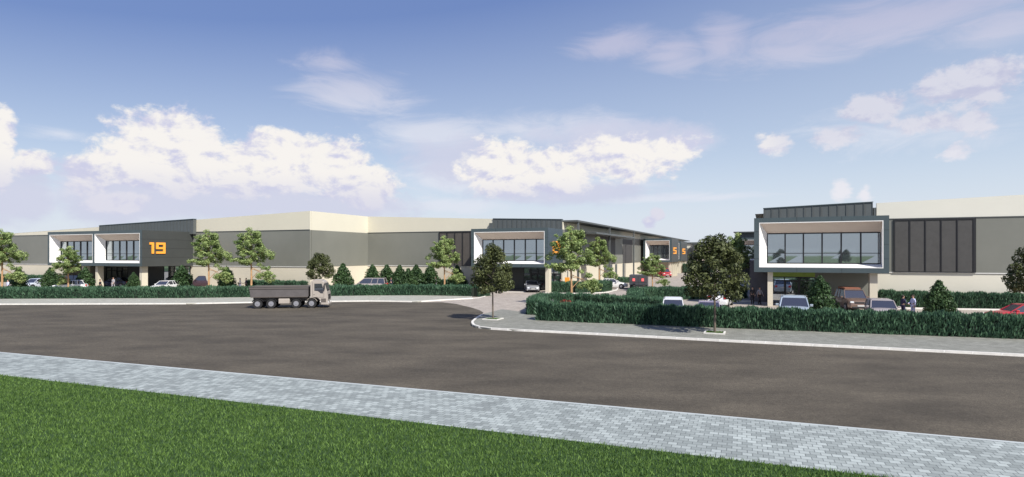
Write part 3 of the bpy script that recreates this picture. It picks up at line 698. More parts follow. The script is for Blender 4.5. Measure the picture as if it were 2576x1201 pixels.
# brown screen left of the box
b = MB(); x0, x1 = u_at(1105, VC-.1), u_at(1187, VC-.1); b.box(x0, x1, VC-.12, VC-.05, ZB, ZG-.02); b.build('screen_or_recess_panel', mat('brown_mesh_screen', (.085,.075,.066), .6, var=.1, vscale=2), bm_)
b = MB(); 
for k in range(5):
    x = x0+(x1-x0)*k/4.2; b.box(x, x+.12, VC-.2, VC-.12, ZB, ZG)
b.box(x0, x1, VC-.2, VC-.12, ZG-.12, ZG+.02); b.build('screen_frame', m_black, bm_)
for x in (1196, 1372):
    u = u_at(x, vm+.4); MB().box(u, u+.5, vm+.4, vm+1.3, -.05, 3.32).build('column', m_cream, bm_)
vb = VC-.1
MB().box(u_at(1196, vb), u_at(1318, vb), vb-.1, vb, -.05, 3.32).build('recess_wall', m_dark, bm_)
glazed_entry(bm_, u_at(1318, vb), u_at(1372, vb), vb-.05, zt=3.2, mats=m_glassd)
glazed_entry(bm_, u_at(1376, vb), uD-.1, vb-.05, zt=3.2)
# side street flank
vEnd = 214.
side_wall(bm_, uD, VC+.3, vEnd, 9.55)
MB().box(uD-.1, uD+2.1, VC+.6, vEnd, 9.56, 9.80).build('eave', m_seamd, bm_)
for x in (1454, 1533, 1594):
    v = v_at(x, uD+1.95); MB().box(uD+1.8, uD+2.05, v, v+.3, -.05, 9.56).build('post', m_seam, bm_)
MB().box(uD, uD+2.6, v_at(1500, uD+2.6), v_at(1596, uD+2.6), 8.15, 8.42).build('canopy', m_seam, bm_)
b = MB()
for (xa, xb) in ((1498,1531),(1534,1547),(1566,1590)):
    MB().box(uD+.041, uD+.07, v_at(xa, uD), v_at(xb, uD), 3.3, 8.1).build('screen_or_recess_panel', m_screen_recess, bm_)  # dark sheets: shade of the recess under the canopy put into colour
b = MB()
for (xa, xb) in ((1519,1540),(1547,1552),(1566,1571)):
    MB().box(uD+.001, uD+.05, v_at(xa, uD), v_at(xb, uD), 0, 3.2).build('roller_door', m_seam, bm_)
MB().add([(uK,VC+.3,10.6),(uD-.2,VC+.3,9.5),(uD-.2,vEnd,9.5),(uK,vEnd,10.6)], [(0,1,2,3)]).build('roof', m_roof, bm_)
# --- further office boxes of the row, each a unit of its own
def far_unit(x0, x1, Y, label, sidelen, orange=None, zt=8.6):
    X = (x0-CX)/F*Y; u, v = w2uv(Vector((X, Y, 0))); u1 = u_at(x1, v)
    r = empty('office_unit', (0,0,0), GRID); tag(r, label, 'building', 'far office units')
    office_box(r, u, u1, v, sidelen, [], z1=zt)
    MB().box(u1-.02, u1+.05, v+.01, v+sidelen, 3.32, zt-.02).build('side_wall', m_dark, r)
    for k in range(4):
        vv = v+.4+k*(sidelen-.9)/3; MB().box(u1-.7, u1-.2, vv, vv+.45, -.05, 3.32).build('column', m_cream, r)
    MB().box(u+.3, u1-1.4, v+3.5, v+sidelen-.5, -.05, 3.32).build('ground_floor', m_cream, r)
    if orange: number_on_side(r, orange, u1+.05, v+sidelen*.2, v+sidelen*.62, 5.9, 1.5)
far_unit(1618.5, 1689.5, 135, 'far office box with white framed window halfway along the side street', 11, '5')
far_unit(1700, 1713, 160, 'farthest office box on the left of the side street', 13, '5')
fu = empty('warehouse', (0,0,0), GRID); tag(fu, 'low dark building closing the far end of the side street', 'building', 'estate warehouses')
ve = 222.; ua, ub, uc, ue = u_at(1718, ve), u_at(1743, ve), u_at(1800, ve), u_at(1990, ve)
MB().box(ua, ub, ve, ve+.4, -.05, 2.6).build('base_wall', m_cream, fu); MB().box(ua, ub, ve, ve+.4, 2.6, 7.3).build('cladding', m_grey, fu); MB().box(ua, ub, ve, ve+.4, 7.3, 8.9).build('upper_band', m_cream2, fu)
MB().box(ua, ue, ve-.4, ve+30, 8.9, 9.4).build('roof', m_seam, fu)
MB().box(ub, ue, ve-1.5, ve+.4, -.05, 8.9).build('front_wall', m_dark, fu)
w = MB(); xa, xb = u_at(1750, ve-1.5), u_at(1787, ve-1.5); w.box(xa, xb, ve-1.7, ve-1.5, 2.9, 3.2).box(xa, xb, ve-1.7, ve-1.5, 7.2, 7.7).box(xa, xa+.4, ve-1.7, ve-1.5, 3.2, 7.2).box(xb-.4, xb, ve-1.7, ve-1.5, 3.2, 7.2)
for k in range(1, 6): x = xa+(xb-xa)*k/6; w.box(x-.12, x+.12, ve-1.62, ve-1.5, 3.2, 7.2)
w = w.build('window', m_soffit, fu); MB().box(xa+.4, xb-.4, ve-1.56, ve-1.51, 3.2, 7.2).build('pane', m_glassd, w)

# --- right warehouse
br_ = empty('warehouse', (0,0,0), GRID); tag(br_, 'near cream and grey warehouse with large white lined office box at the right', 'building', 'estate warehouses')
url = u_at(1897, 62.5); urr = u_at(2237, 62.5); vr = 62.5
topE = lambda u: 10.06+.0335*(u-9.9)
uE1 = 62.
front_wall(br_, u_at(2205, VE), uE1, VE, topE, mat('off_white_sheeting', (.66,.645,.57), .6, var=.03, vscale=.2), mat('off_white_concrete', (.63,.60,.51), .75, var=.04, vscale=.25, bump=.08, bscale=30))
seam_parapet(br_, u_at(1921, VE-.5), u_at(2195, VE-.5), VE-.5, ZG-.3, 9.78, 10.12)
MB().box(u_at(2198, VE-.4), u_at(2203, VE-.4), VE-.4, VE-.02, ZG, 9.6).build('downpipe_box', m_seam, br_)
quadwall(b := MB(), url+.1, u_at(2205, VE), VE, 3.3, 8.4, 8.4, .3); b.build('front_wall', m_grey, br_)
office_box(br_, url, urr, vr, VE-vr-.05, [])
for x, w_ in ((1931, .47), (2188, .62)):
    u = u_at(x, vr+.5); MB().box(u, u+w_, vr+.5, vr+1.3, -.05, 3.32).build('column', m_cream, br_)
vb = VE-.1
glazed_entry(br_, u_at(1936, vb), u_at(2050, vb), vb-.05, zt=2.72)
MB().box(u_at(1936, vb), u_at(2050, vb), vb-.08, vb+.02, 2.72, 3.31).build('fascia', m_lime, br_)
MB().box(u_at(2050, vb), urr-.1, vb-.02, vb+.09, -.05, 3.31).build('recess_wall', m_grey, br_)
# big screen
x0, x1 = u_at(2250, VE-.1), u_at(2449, VE-.1)
MB().box(x0, x1, VE-.12, VE-.05, ZB+.02, ZG-.02).build('screen_or_recess_panel', m_screen_recess, br_)
b = MB(); b.box(x0-.06, x1+.18, VE-.17, VE-.12, ZG-.16, ZG).box(x0-.06, x1+.18, VE-.16, VE-.12, ZB, ZB+.08)
for k in range(6):
    x = x0+(x1-x0)*k/5; b.box(x-.055 if k < 5 else x-.04, x+.055 if k < 5 else x+.18, VE-.165, VE-.12, ZB+.08, ZG-.16)
b.build('screen_frame', m_black, br_)
MB().box(u_at(1886, VE+.4), u_at(1934, VE+.4), VE+.4, VE+.7, -.05, 4.4).build('annex_wall', mat('mauve_grey_wall', (.10,.09,.095), .6, var=.15, vscale=.8), br_)
MB().box(url, url+.3, VE+.7, 150, -.05, 8.4).build('flank_wall', m_dark, br_)
MB().add([(url,VE+.3,9.3),(uE1,VE+.3,11.3),(uE1,VE+50,11.3),(url,VE+50,9.3)], [(0,1,2,3)]).build('roof', m_roof, br_)
# second unit of the right row
X = (1846-CX)/F*126; u2, v2 = w2uv(Vector((X,126,0)))
r2 = empty('office_unit', (0,0,0), GRID); tag(r2, 'second office box of the right row, partly behind the large dark tree', 'building', 'far office units')
office_box(r2, u2, u2+11.3, v2, 6, [])
MB().box(u2+.05, u2+11, v2+6, v2+6.5, 8.5, 9.8).build('seamed_parapet', m_seamd, r2)
MB().box(u2-.3, u2+11, v2+5, v2+20, 9.8, 10.0).build('roof', m_seam, r2)
MB().box(u2+.4, u2+.9, v2+.4, v2+1.2, -.05, 3.32).build('column', m_cream, r2)
MB().box(u2+.3, u2+11, v2+5.9, v2+6.3, -.05, 8.5).build('recess_wall', m_dark, r2)
# orange notice under the middle box
ns = empty('notice_board', uv2w(u_at(1427, VC-1.2), VC-1.2), GRID); tag(ns, 'small orange board standing at the side entrance of the middle office', 'sign')
MB().box(-.34,.34,-.03,.03,.85,1.9).build('panel', m_orange, ns); MB().box(-.32,-.27,-.02,.02,0,.85).build('leg', m_black, ns); MB().box(.27,.32,-.02,.02,0,.85).build('leg', m_black, ns)

# --- bare tree top beyond the roof
bt = empty('bare_tree', uv2w(u_at(957, 105), 105)); tag(bt, 'faint bare tree top showing above the cream roof line', 'tree')
t = MB(); t.tube([(0,0,0),(.1,0,6),(0,0,11.2)], [.2,.13,.05], 6)
for i in range(16):
    a = i*2.4; z = 9.6+(i%5)*.35; r = 1.2
    t.tube([(0,0,z),(math.cos(a)*r*.6,math.sin(a)*r*.6,z+.9),(math.cos(a)*r*1.25,math.sin(a)*r*.9,z+1.1+.3*math.sin(i))], [.035,.025,.01], 4)
t.build('trunk', m_bark_d, bt)

# ------------------------------------------------------------------ vehicles
m_tyre = mat('tyre_rubber', (.014,.014,.015), .8); m_rim = mat('alloy_rim', (.36,.36,.39), .35, .5)
m_hl = mat('headlight_lens', (.75,.78,.8), .15, coat=.6); m_tl = mat('taillight_lens', (.55,.02,.02), .2, coat=.5)
m_trim = mat('black_plastic', (.02,.02,.022), .55); m_plate = mat('number_plate', (.6,.6,.58), .5)
def paint(name, c, metal=.1): return mat('paint_'+name, c, .3, metal, coat=.7, var=.03, vscale=2)
def wheel(root, x, y, r, w, n=20):
    b = MB(); b.cyl((x,y,r), (0,1,0), r, w, n); o = b.build('wheel', m_tyre, root, 40)
    s = 1 if y > 0 else -1; b = MB(); b.cyl((x,y+s*(w/2-.01),r), (0,1,0), r*.56, .05, 14); b.cyl((x,y+s*(w/2+.02),r), (0,1,0), r*.16, .05, 8); b.build('rim', m_rim, o, 40)
KIND = {
 'sedan': dict(top=[(-.5,.50),(-.485,.80),(-.44,.95),(-.36,.97),(-.1,.93),(.2,.92),(.27,.90),(.40,.80),(.47,.70),(.497,.52)], base=(-.40,.23), roof=(-.24,.06), L=4.5, W=1.8, H=1.45),
 'suv': dict(top=[(-.5,.55),(-.49,.90),(-.47,1.05),(-.36,1.07),(-.1,1.05),(.2,1.05),(.27,1.03),(.42,.96),(.48,.82),(.498,.55)], base=(-.475,.23), roof=(-.41,.09), L=4.6, W=1.87, H=1.75),
 'mpv': dict(top=[(-.5,.55),(-.49,.90),(-.47,1.0),(-.36,1.02),(-.1,1.0),(.2,1.0),(.30,.98),(.42,.88),(.48,.76),(.498,.55)], base=(-.485,.33), roof=(-.45,.13), L=4.7, W=1.85, H=1.75),
 'hatch': dict(top=[(-.5,.50),(-.49,.82),(-.46,.97),(-.36,.98),(-.1,.95),(.2,.94),(.27,.92),(.42,.82),(.48,.70),(.498,.5)], base=(-.46,.25), roof=(-.38,.08), L=4.2, W=1.78, H=1.5)}
def car(x, y, yaw, kind, col, label, scale=1., z=0., cat='car', roofcol=None, name='parked_car', roofrack=False):
    k = KIND[kind]; L, W, H = k['L'], k['W'], k['H']
    r = empty(name, at(x, y, z+.008), math.radians(yaw)); tag(r, label, cat, 'parked cars'); r.scale = (scale,)*3
    b = MB(); st = []
    xs = k['top']
    for (fx, tz) in xs:
        e = abs(fx)/.5; w = W/2*(1-.16*e**6); zb = .22 if e < .93 else .30
        px = fx*L
        ring = [(0,zb),(w*.93,zb),(w,zb+.16),(w*1.0,(zb+tz)/2+.05),(w*.97,tz-.07),(w*.88,tz),(w*.5,tz+.025),(0,tz+.03)]
        st.append([(px,a,c) for a, c in ring]+[(px,-a,c) for a, c in ring[-2:0:-1]])
    n = len(st[0]); vs = [p for s_ in st for p in s_]; fs = []
    for i in range(len(st)-1):
        for j in range(n): fs.append((i*n+j, i*n+(j+1)%n, (i+1)*n+(j+1)%n, (i+1)*n+j))
    fs.append(tuple(range(n))); fs.append(tuple((len(st)-1)*n+j for j in range(n))[::-1])
    b.add(vs, fs); b.build('body', col, r, 35)
    zb_ = np.interp(0, [a for a, _ in xs], [c for _, c in xs]); bx0, bx1 = k['base'][0]*L, k['base'][1]*L; rx0, rx1 = k['roof'][0]*L, k['roof'][1]*L
    wb, wt = W*.455, W*.385; zt = H-.04
    g_ = MB(); g_.hexa([(bx0,-wb,zb_-.04),(bx1,-wb,zb_-.06),(bx1,wb,zb_-.06),(bx0,wb,zb_-.04),(rx0,-wt,zt),(rx1,-wt,zt),(rx1,wt,zt),(rx0,wt,zt)]); g_.build('glazing', m_carglass, r)
    q = MB(); q.hexa([(rx0-.06,-wt-.03,zt-.03),(rx1+.06,-wt-.03,zt-.03),(rx1+.06,wt+.03,zt-.03),(rx0-.06,wt+.03,zt-.03),(rx0+.06,-wt+.08,H),(rx1-.1,-wt+.08,H),(rx1-.1,wt-.08,H),(rx0+.06,wt-.08,H)])
    for s_ in (-1, 1):
        for (a, c) in ((bx0,rx0),(bx1,rx1),(bx0*.4+bx1*.6-.35,rx0*.4+rx1*.6-.1),(bx0*.72+bx1*.28,rx0*.72+rx1*.28)):
            q.tube([(a,s_*(wb+.005),zb_-.02),(c,s_*(wt+.005),zt)], .035, 5)
    q.build('roof', roofcol or col, r, 30)
    if roofrack: MB().box(rx0+.2, rx1-.2, -wt+.1, wt-.1, H+.02, H+.14).build('roof_rack', mat('rust_brown_rack', (.25,.10,.06), .6), r)
    fh = .66*H/1.5
    for s_ in (-1, 1):
        MB().box(L*.462, L*.492, s_*W*.27 if s_ > 0 else -W*.42, W*.42 if s_ > 0 else -W*.27, fh-.06, fh+.07).build('headlight', m_hl, r, None, .02)
        MB().box(-L*.503, -L*.47, s_*W*.30 if s_ > 0 else -W*.44, W*.44 if s_ > 0 else -W*.30, fh+.03, fh+.25).build('taillight', m_tl, r, None, .02)
        MB().box(bx1-.42, bx1-.24, s_*(W/2+.0) if s_ > 0 else -W/2-.17, W/2+.17 if s_ > 0 else -W/2, zb_, zb_+.14).build('mirror', col, r, None, .02)
        for fx in (-.30, .31):
            MB().cyl((fx*L, s_*(W/2-.06), .34), (0,1,0), .385, .13, 20).build('wheel_arch', m_trim, r)
            wheel(r, fx*L, s_*(W/2-.09), .325, .21)
    MB().box(L*.47, L*.499, -W*.24, W*.24, fh-.10, fh+.03).build('grille', m_trim, r, None, .01)
    MB().box(L*.44, L*.503, -W*.36, W*.36, .26, .42).build('bumper', m_trim, r, None, .03)
    MB().box(L*.500, L*.506, -.26, .26, .43, .54).build('number_plate', m_plate, r); MB().box(-L*.507, -L*.5, -.26, .26, .62, .73).build('number_plate', m_plate, r)
    return r
P_white = paint('white', (.74,.74,.73)); P_silver = paint('silver', (.42,.43,.45), .4); P_black = paint('black', (.018,.016,.022)); P_navy = paint('navy', (.03,.035,.085))
P_grey = paint('grey', (.22,.23,.26), .4); P_red = paint('red', (.50,.03,.045)); P_brown = paint('bronze_brown', (.20,.135,.105), .3); P_maroon = paint('dark_plum', (.05,.025,.035)); P_lb = paint('ice_blue', (.45,.52,.58), .3); P_beige = paint('beige', (.42,.37,.35), .2)
P_bluew = paint('pale_blue', (.55,.60,.68)); P_lav = paint('mauve_grey', (.30,.26,.33), .3)
def gy(top, H, sc=1.): return HY+CH*(top-HY)/(CH-H*sc)
car(92, gy(701,1.5), 258, 'hatch', P_bluew, 'pale blue and white car between two conical shrubs at the far left')
car(176, gy(705,1.5), 200, 'hatch', P_white, 'white car seen side on under the left window box of office 19')
car(184, gy(692,1.75), 180, 'suv', P_maroon, 'dark plum car behind the white car under office 19')
car(292, gy(699,1.45), 178, 'sedan', P_navy, 'dark navy car in shade before the glass entrance of office 19')
car(417, gy(706.5,1.45), 262, 'sedan', P_white, 'white car parked under the number 19 wall')
car(512, gy(694,1.75), 182, 'suv', P_maroon, 'dark plum off roader beside the conical shrub right of office 19')
car(930, gy(699.5,1.75), 180, 'mpv', P_beige, 'beige silver people carrier parked side on by the row of shrubs')
car(1157, gy(694.5,1.5)-1, 238, 'hatch', P_navy, 'dark blue car left of the slim dark tree at the middle office')
car(1338, 734, 272, 'sedan', P_silver, 'silver car facing out from under the middle office box')
car(1540, 725.5, -14, 'sedan', P_white, 'white car with dark flank behind the short island hedge', 1.0)
car(1671, 697.5, 272, 'suv', P_red, 'red car far along the side street beside the office columns', 1.1)
car(1590, 697, 250, 'suv', P_white, 'small white car far behind the grey box truck')
car(1693, gy(752,1.6), 255, 'mpv', P_white, 'white van like car nosed up behind the corner hedge', .93)
car(1783, gy(756,1.45), 72, 'sedan', P_lav, 'mauve grey car seen from behind beside the trunk of the dark tree')
car(1812, 770, 64, 'suv', P_white, 'white off roader with big red tail lights behind the dark tree trunk', 1.05)
car(1997, gy(751,1.65), 246, 'hatch', P_lb, 'ice blue car facing the hedge in front of the right office entrance', 1.2)
car(2143, 778.5, 257, 'suv', P_brown, 'bronze brown off roader with roof rack under the right office box', 1.05, roofrack=True)
car(2217, gy(756,1.5), 247, 'hatch', P_beige, 'beige car with dark windscreen between the brown off roader and the two people', 1.05)
car(2572, gy(765,1.45), 163, 'sedan', P_red, 'red car at the right edge of the picture')

def tipper():
    r = empty('tipper_truck', at(737, 773.6), math.radians(8)); tag(r, 'beige cab eight wheel tipper truck with dark open body driving along the road', 'truck')
    ox = -2.95; Wd = 2.0; h = Wd/2
    m_cab = mat('truck_beige', (.37,.33,.29), .45, var=.05, vscale=2); m_bed = mat('tipper_steel', (.115,.105,.105), .6, .1, var=.15, vscale=1.5); m_ch = mat('chassis', (.10,.085,.075), .6)
    b = MB()
    b.hexa([(ox-.62,-h+.05,1.06),(ox+4.5,-h+.05,1.06),(ox+4.5,-h+.11,1.06),(ox-.62,-h+.11,1.06),(ox-.74,-h,2.02),(ox+4.52,-h,2.02),(ox+4.52,-h+.07,2.02),(ox-.74,-h+.07,2.02)])
    b.hexa([(ox-.62,h-.11,1.06),(ox+4.5,h-.11,1.06),(ox+4.5,h-.05,1.06),(ox-.62,h-.05,1.06),(ox-.74,h-.07,2.02),(ox+4.52,h-.07,2.02),(ox+4.52,h,2.02),(ox-.74,h,2.02)])
    b.box(ox-.60, ox+4.48, -h+.11, h-.11, 1.02, 1.10); b.box(ox+4.44, ox+4.52, -h+.07, h-.07, 1.10, 2.04); b.hexa([(ox-.66,-h+.1,1.1),(ox-.60,-h+.1,1.1),(ox-.60,h-.1,1.1),(ox-.66,h-.1,1.1),(ox-.76,-h+.07,2.0),(ox-.69,-h+.07,2.0),(ox-.69,h-.07,2.0),(ox-.76,h-.07,2.0)])
    b.build('tipper_body', m_bed, r, None, .01)
    b = MB()
    for s_ in (-1, 1):
        b.box(ox-.76, ox+4.54, s_*h-.03, s_*h+.03, 1.80, 1.87)
        b.box(ox-.60, ox+4.5, s_*(h-.05)-.03, s_*(h-.05)+.03, 1.02, 1.09)
        b.box(ox-.76, ox+4.54, s_*h-.025, s_*h+.025, 1.98, 2.05)
    b.build('side_rail', m_ch, r)
    b = MB(); b.box(ox-.5, ox+5.9, -.42, -.30, .62, .86).box(ox-.5, ox+5.9, .30, .42, .62, .86)
    for x in (0,1.21,3.44,4.83): b.box(ox+x-.06, ox+x+.06, -h+.2, h-.2, .37, .50)
    for x in (-.4,.6,1.8,2.7,4.1): b.box(ox+x-.05, ox+x+.05, -.42, .42, .7, .8)
    b.box(ox-.5, ox+4.4, -.5, .5, .86, 1.02); b.build('chassis', m_ch, r)
    for s_ in (-1, 1):
        MB().box(ox+1.85, ox+2.85, s_*(h-.45) if s_ > 0 else -h+.03, h-.03 if s_ > 0 else -h+.45, .42, .90).build('fuel_tank', m_cab, r, None, .06)
        for x in (0,1.21,3.44,4.83):
            wheel(r, ox+x, s_*(h-.16), .43, .30, 24)
            m = MB(); seg = [(ox+x+.52*math.cos(a), s_*(h-.16), .43+.52*math.sin(a)) for a in [math.radians(q) for q in range(20,165,18)]]
            for p, q in zip(seg, seg[1:]): m.hexa([(p[0],p[1]-.15,p[2]),(q[0],q[1]-.15,q[2]),(q[0],q[1]+.15,q[2]),(p[0],p[1]+.15,p[2]),(p[0],p[1]-.15,p[2]+.03),(q[0],q[1]-.15,q[2]+.03),(q[0],q[1]+.15,q[2]+.03),(p[0],p[1]+.15,p[2]+.03)])
            m.build('mudguard', m_trim if x < 4 else m_cab, r)
    # cab, profile in x,z
    c0 = ox+4.72; prof = [(c0,.98),(c0,2.42),(c0+.12,2.56),(c0+1.05,2.56),(c0+1.25,2.42),(c0+1.52,1.50),(c0+1.58,1.02),(c0+1.58,.42),(c0+1.50,.30),(c0+.98,.30),(c0+.93,.62),(c0+.75,.88),(c0+.55,.98)]
    b = MB(); n = len(prof); vs = [(x,-h+.03,z) for x, z in prof]+[(x,h-.03,z) for x, z in prof]
    b.add(vs, [tuple(range(n)), tuple(range(n,2*n))[::-1]]+[(i,i+n,(i+1)%n+n,(i+1)%n) for i in range(n)]); b.build('cab', m_cab, r, None, .03)
    b = MB(); b.add([(c0+1.305,-h+.14,2.30),(c0+1.515,-h+.14,1.58),(c0+1.515,h-.14,1.58),(c0+1.305,h-.14,2.30)], [(0,1,2,3)]); b.build('windscreen', m_carglass, r)
    for s_ in (-1, 1):
        y = s_*(h-.022); win = [(c0+.36,1.62),(c0+.36,2.28),(c0+1.03,2.28),(c0+1.16,1.85),(c0+1.16,1.36),(c0+.95,1.36),(c0+.68,1.58)]
        b = MB(); b.add([(x,y,z) for x, z in win], [tuple(range(len(win)))]); b.build('side_window', m_carglass, r)
        MB().box(c0+.27, c0+.40, s_*(h-.03)-.012, s_*(h-.03)+.012, 1.22, 1.26).build('door_handle', m_trim, r)
        b = MB(); b.box(c0+.2, c0+.215, y-.004, y+.004, 1.0, 2.42).box(c0+1.22, c0+1.235, y-.004, y+.004, 1.0, 2.1).box(c0+.2, c0+1.235, y-.004, y+.004, .995, 1.01); b.build('door_seam', m_trim, r)
        b = MB(); b.box(c0+1.25, c0+1.33, s_*(h+.10)-.06, s_*(h+.10)+.06, 1.75, 2.25).tube([(c0+1.28,s_*(h-.03),2.3),(c0+1.3,s_*(h+.1),2.25)], .02, 5); b.build('mirror', m_trim, r)
        MB().box(c0+.98, c0+1.42, s_*(h-.05) if s_ > 0 else -h-.0, h if s_ > 0 else -h+.05, .55, .88).build('step_well', m_ch, r)
        MB().box(c0+1.56, c0+1.60, s_*.45 if s_ > 0 else -.80, .80 if s_ > 0 else -.45, .46, .62).build('headlight', m_hl, r)
    MB().box(c0+1.575, c0+1.60, -.62, .62, .80, 1.25).build('grille', m_trim, r); MB().box(c0+1.5, c0+1.66, -h+.02, h-.02, .28, .46).build('bumper', m_cab, r, None, .03)
    MB().box(c0+.2, c0+1.0, -h+.2, h-.2, 2.57, 2.63).build('roof_vent', m_cab, r, None, .02)
tipper()
def box_truck(x, y, yaw, label, col, L=5.2, H=2.15, W=2.35, cabcol=None, sc=1.):
    r = empty('box_truck', at(x, y, .008), math.radians(yaw)); tag(r, label, 'truck'); r.scale = (sc,)*3
    MB().box(-L/2, L/2-1.7, -W/2, W/2, .70, H).build('cargo_body', col, r, None, .03)
    c = L/2; prof = [(c-1.62,.45),(c-1.62,H-.05),(c-.75,H-.05),(c-.28,1.35),(c-.02,1.15),(c,.45)]; n = len(prof); h = W/2-.12
    b = MB(); b.add([(a,-h,z) for a, z in prof]+[(a,h,z) for a, z in prof], [tuple(range(n)), tuple(range(n,2*n))[::-1]]+[(i,i+n,(i+1)%n+n,(i+1)%n) for i in range(n)]); b.build('cab', cabcol or col, r, None, .03)
    b = MB(); b.add([(c-.70,-h+.1,H-.14),(c-.28,-h+.1,1.42),(c-.28,h-.1,1.42),(c-.70,h-.1,H-.14)], [(0,1,2,3)]); b.v = [(p[0]+.02,p[1],p[2]+.01) for p in b.v]; b.build('windscreen', m_carglass, r)
    for s_ in (-1, 1):
        MB().box(c-1.3, c-.75, s_*h-.012, s_*h+.012, 1.3, H-.2).build('side_window', m_carglass, r)
        MB().box(-L/2-.03, -L/2+.02, s_*.62-.16, s_*.62+.16, 1.25, 1.62).build('taillight', mat('lit_taillight', (.7,.10,.10), .3, emis=(1,.12,.12,.5)), r)
        for fx in (-L/2+1.0, L/2-1.0): wheel(r, fx, s_*(W/2-.16), .42, .26)
        MB().box(c-.02, c+.03, s_*.7-.16, s_*.7+.16, .6, .8).build('headlight', m_hl, r)
    MB().box(-L/2-.05, -L/2+.1, -W/2+.1, W/2-.1, .42, .60).build('bumper', m_trim, r); MB().box(-L/2, c-.2, -.45, .45, .45, .70).build('chassis', m_trim, r)
    b = MB(); b.box(-L/2-.012, -L/2-.001, -.015, .015, .75, H-.1); b.box(-L/2-.012, -L/2-.001, -W/2+.1, W/2-.1, 1.08, 1.12); b.build('door_seam', m_trim, r)
box_truck(1608, 727.5, 75, 'dark grey box truck with red tail lights driving up the side street', mat('dark_truck_paint', (.06,.06,.068), .5), 5.0, 2.1, 2.5, mat('dark_red_paint', (.12,.02,.02), .4))
box_truck(1571, 694, 262, 'white high truck parked against the cream wall in the side street', P_white, 6.0, 2.7, 2.3, sc=1.0)

# ------------------------------------------------------------------ people
m_skin = mat('skin', (.50,.30,.21), .55); m_hair = mat('dark_hair', (.03,.02,.015), .7); m_shoe = mat('shoe_leather', (.02,.018,.016), .4); m_eye = mat('eye', (.03,.02,.02), .2)
def skin_mesh(name, pts, edges, rads, m, sub=1):
    me = bpy.data.meshes.new(name); me.from_pydata(pts, edges, []); o = link_mesh(name, me)
    mo = o.modifiers.new('skin', 'SKIN'); mo.use_smooth_shade = True
    for i, r in enumerate(rads):
        sv = me.skin_vertices[0].data[i]; sv.radius = (r, r) if not isinstance(r, tuple) else r; sv.use_root = (i == 0)
    if sub: s_ = o.modifiers.new('sub', 'SUBSURF'); s_.levels = sub; s_.render_levels = sub
    dg = bpy.context.evaluated_depsgraph_get(); dg.update()
    res = bpy.data.meshes.new_from_object(o.evaluated_get(dg)); res.name = name
    res.materials.clear(); res.materials.append(m)
    bpy.data.objects.remove(o); return res
POSES = {}
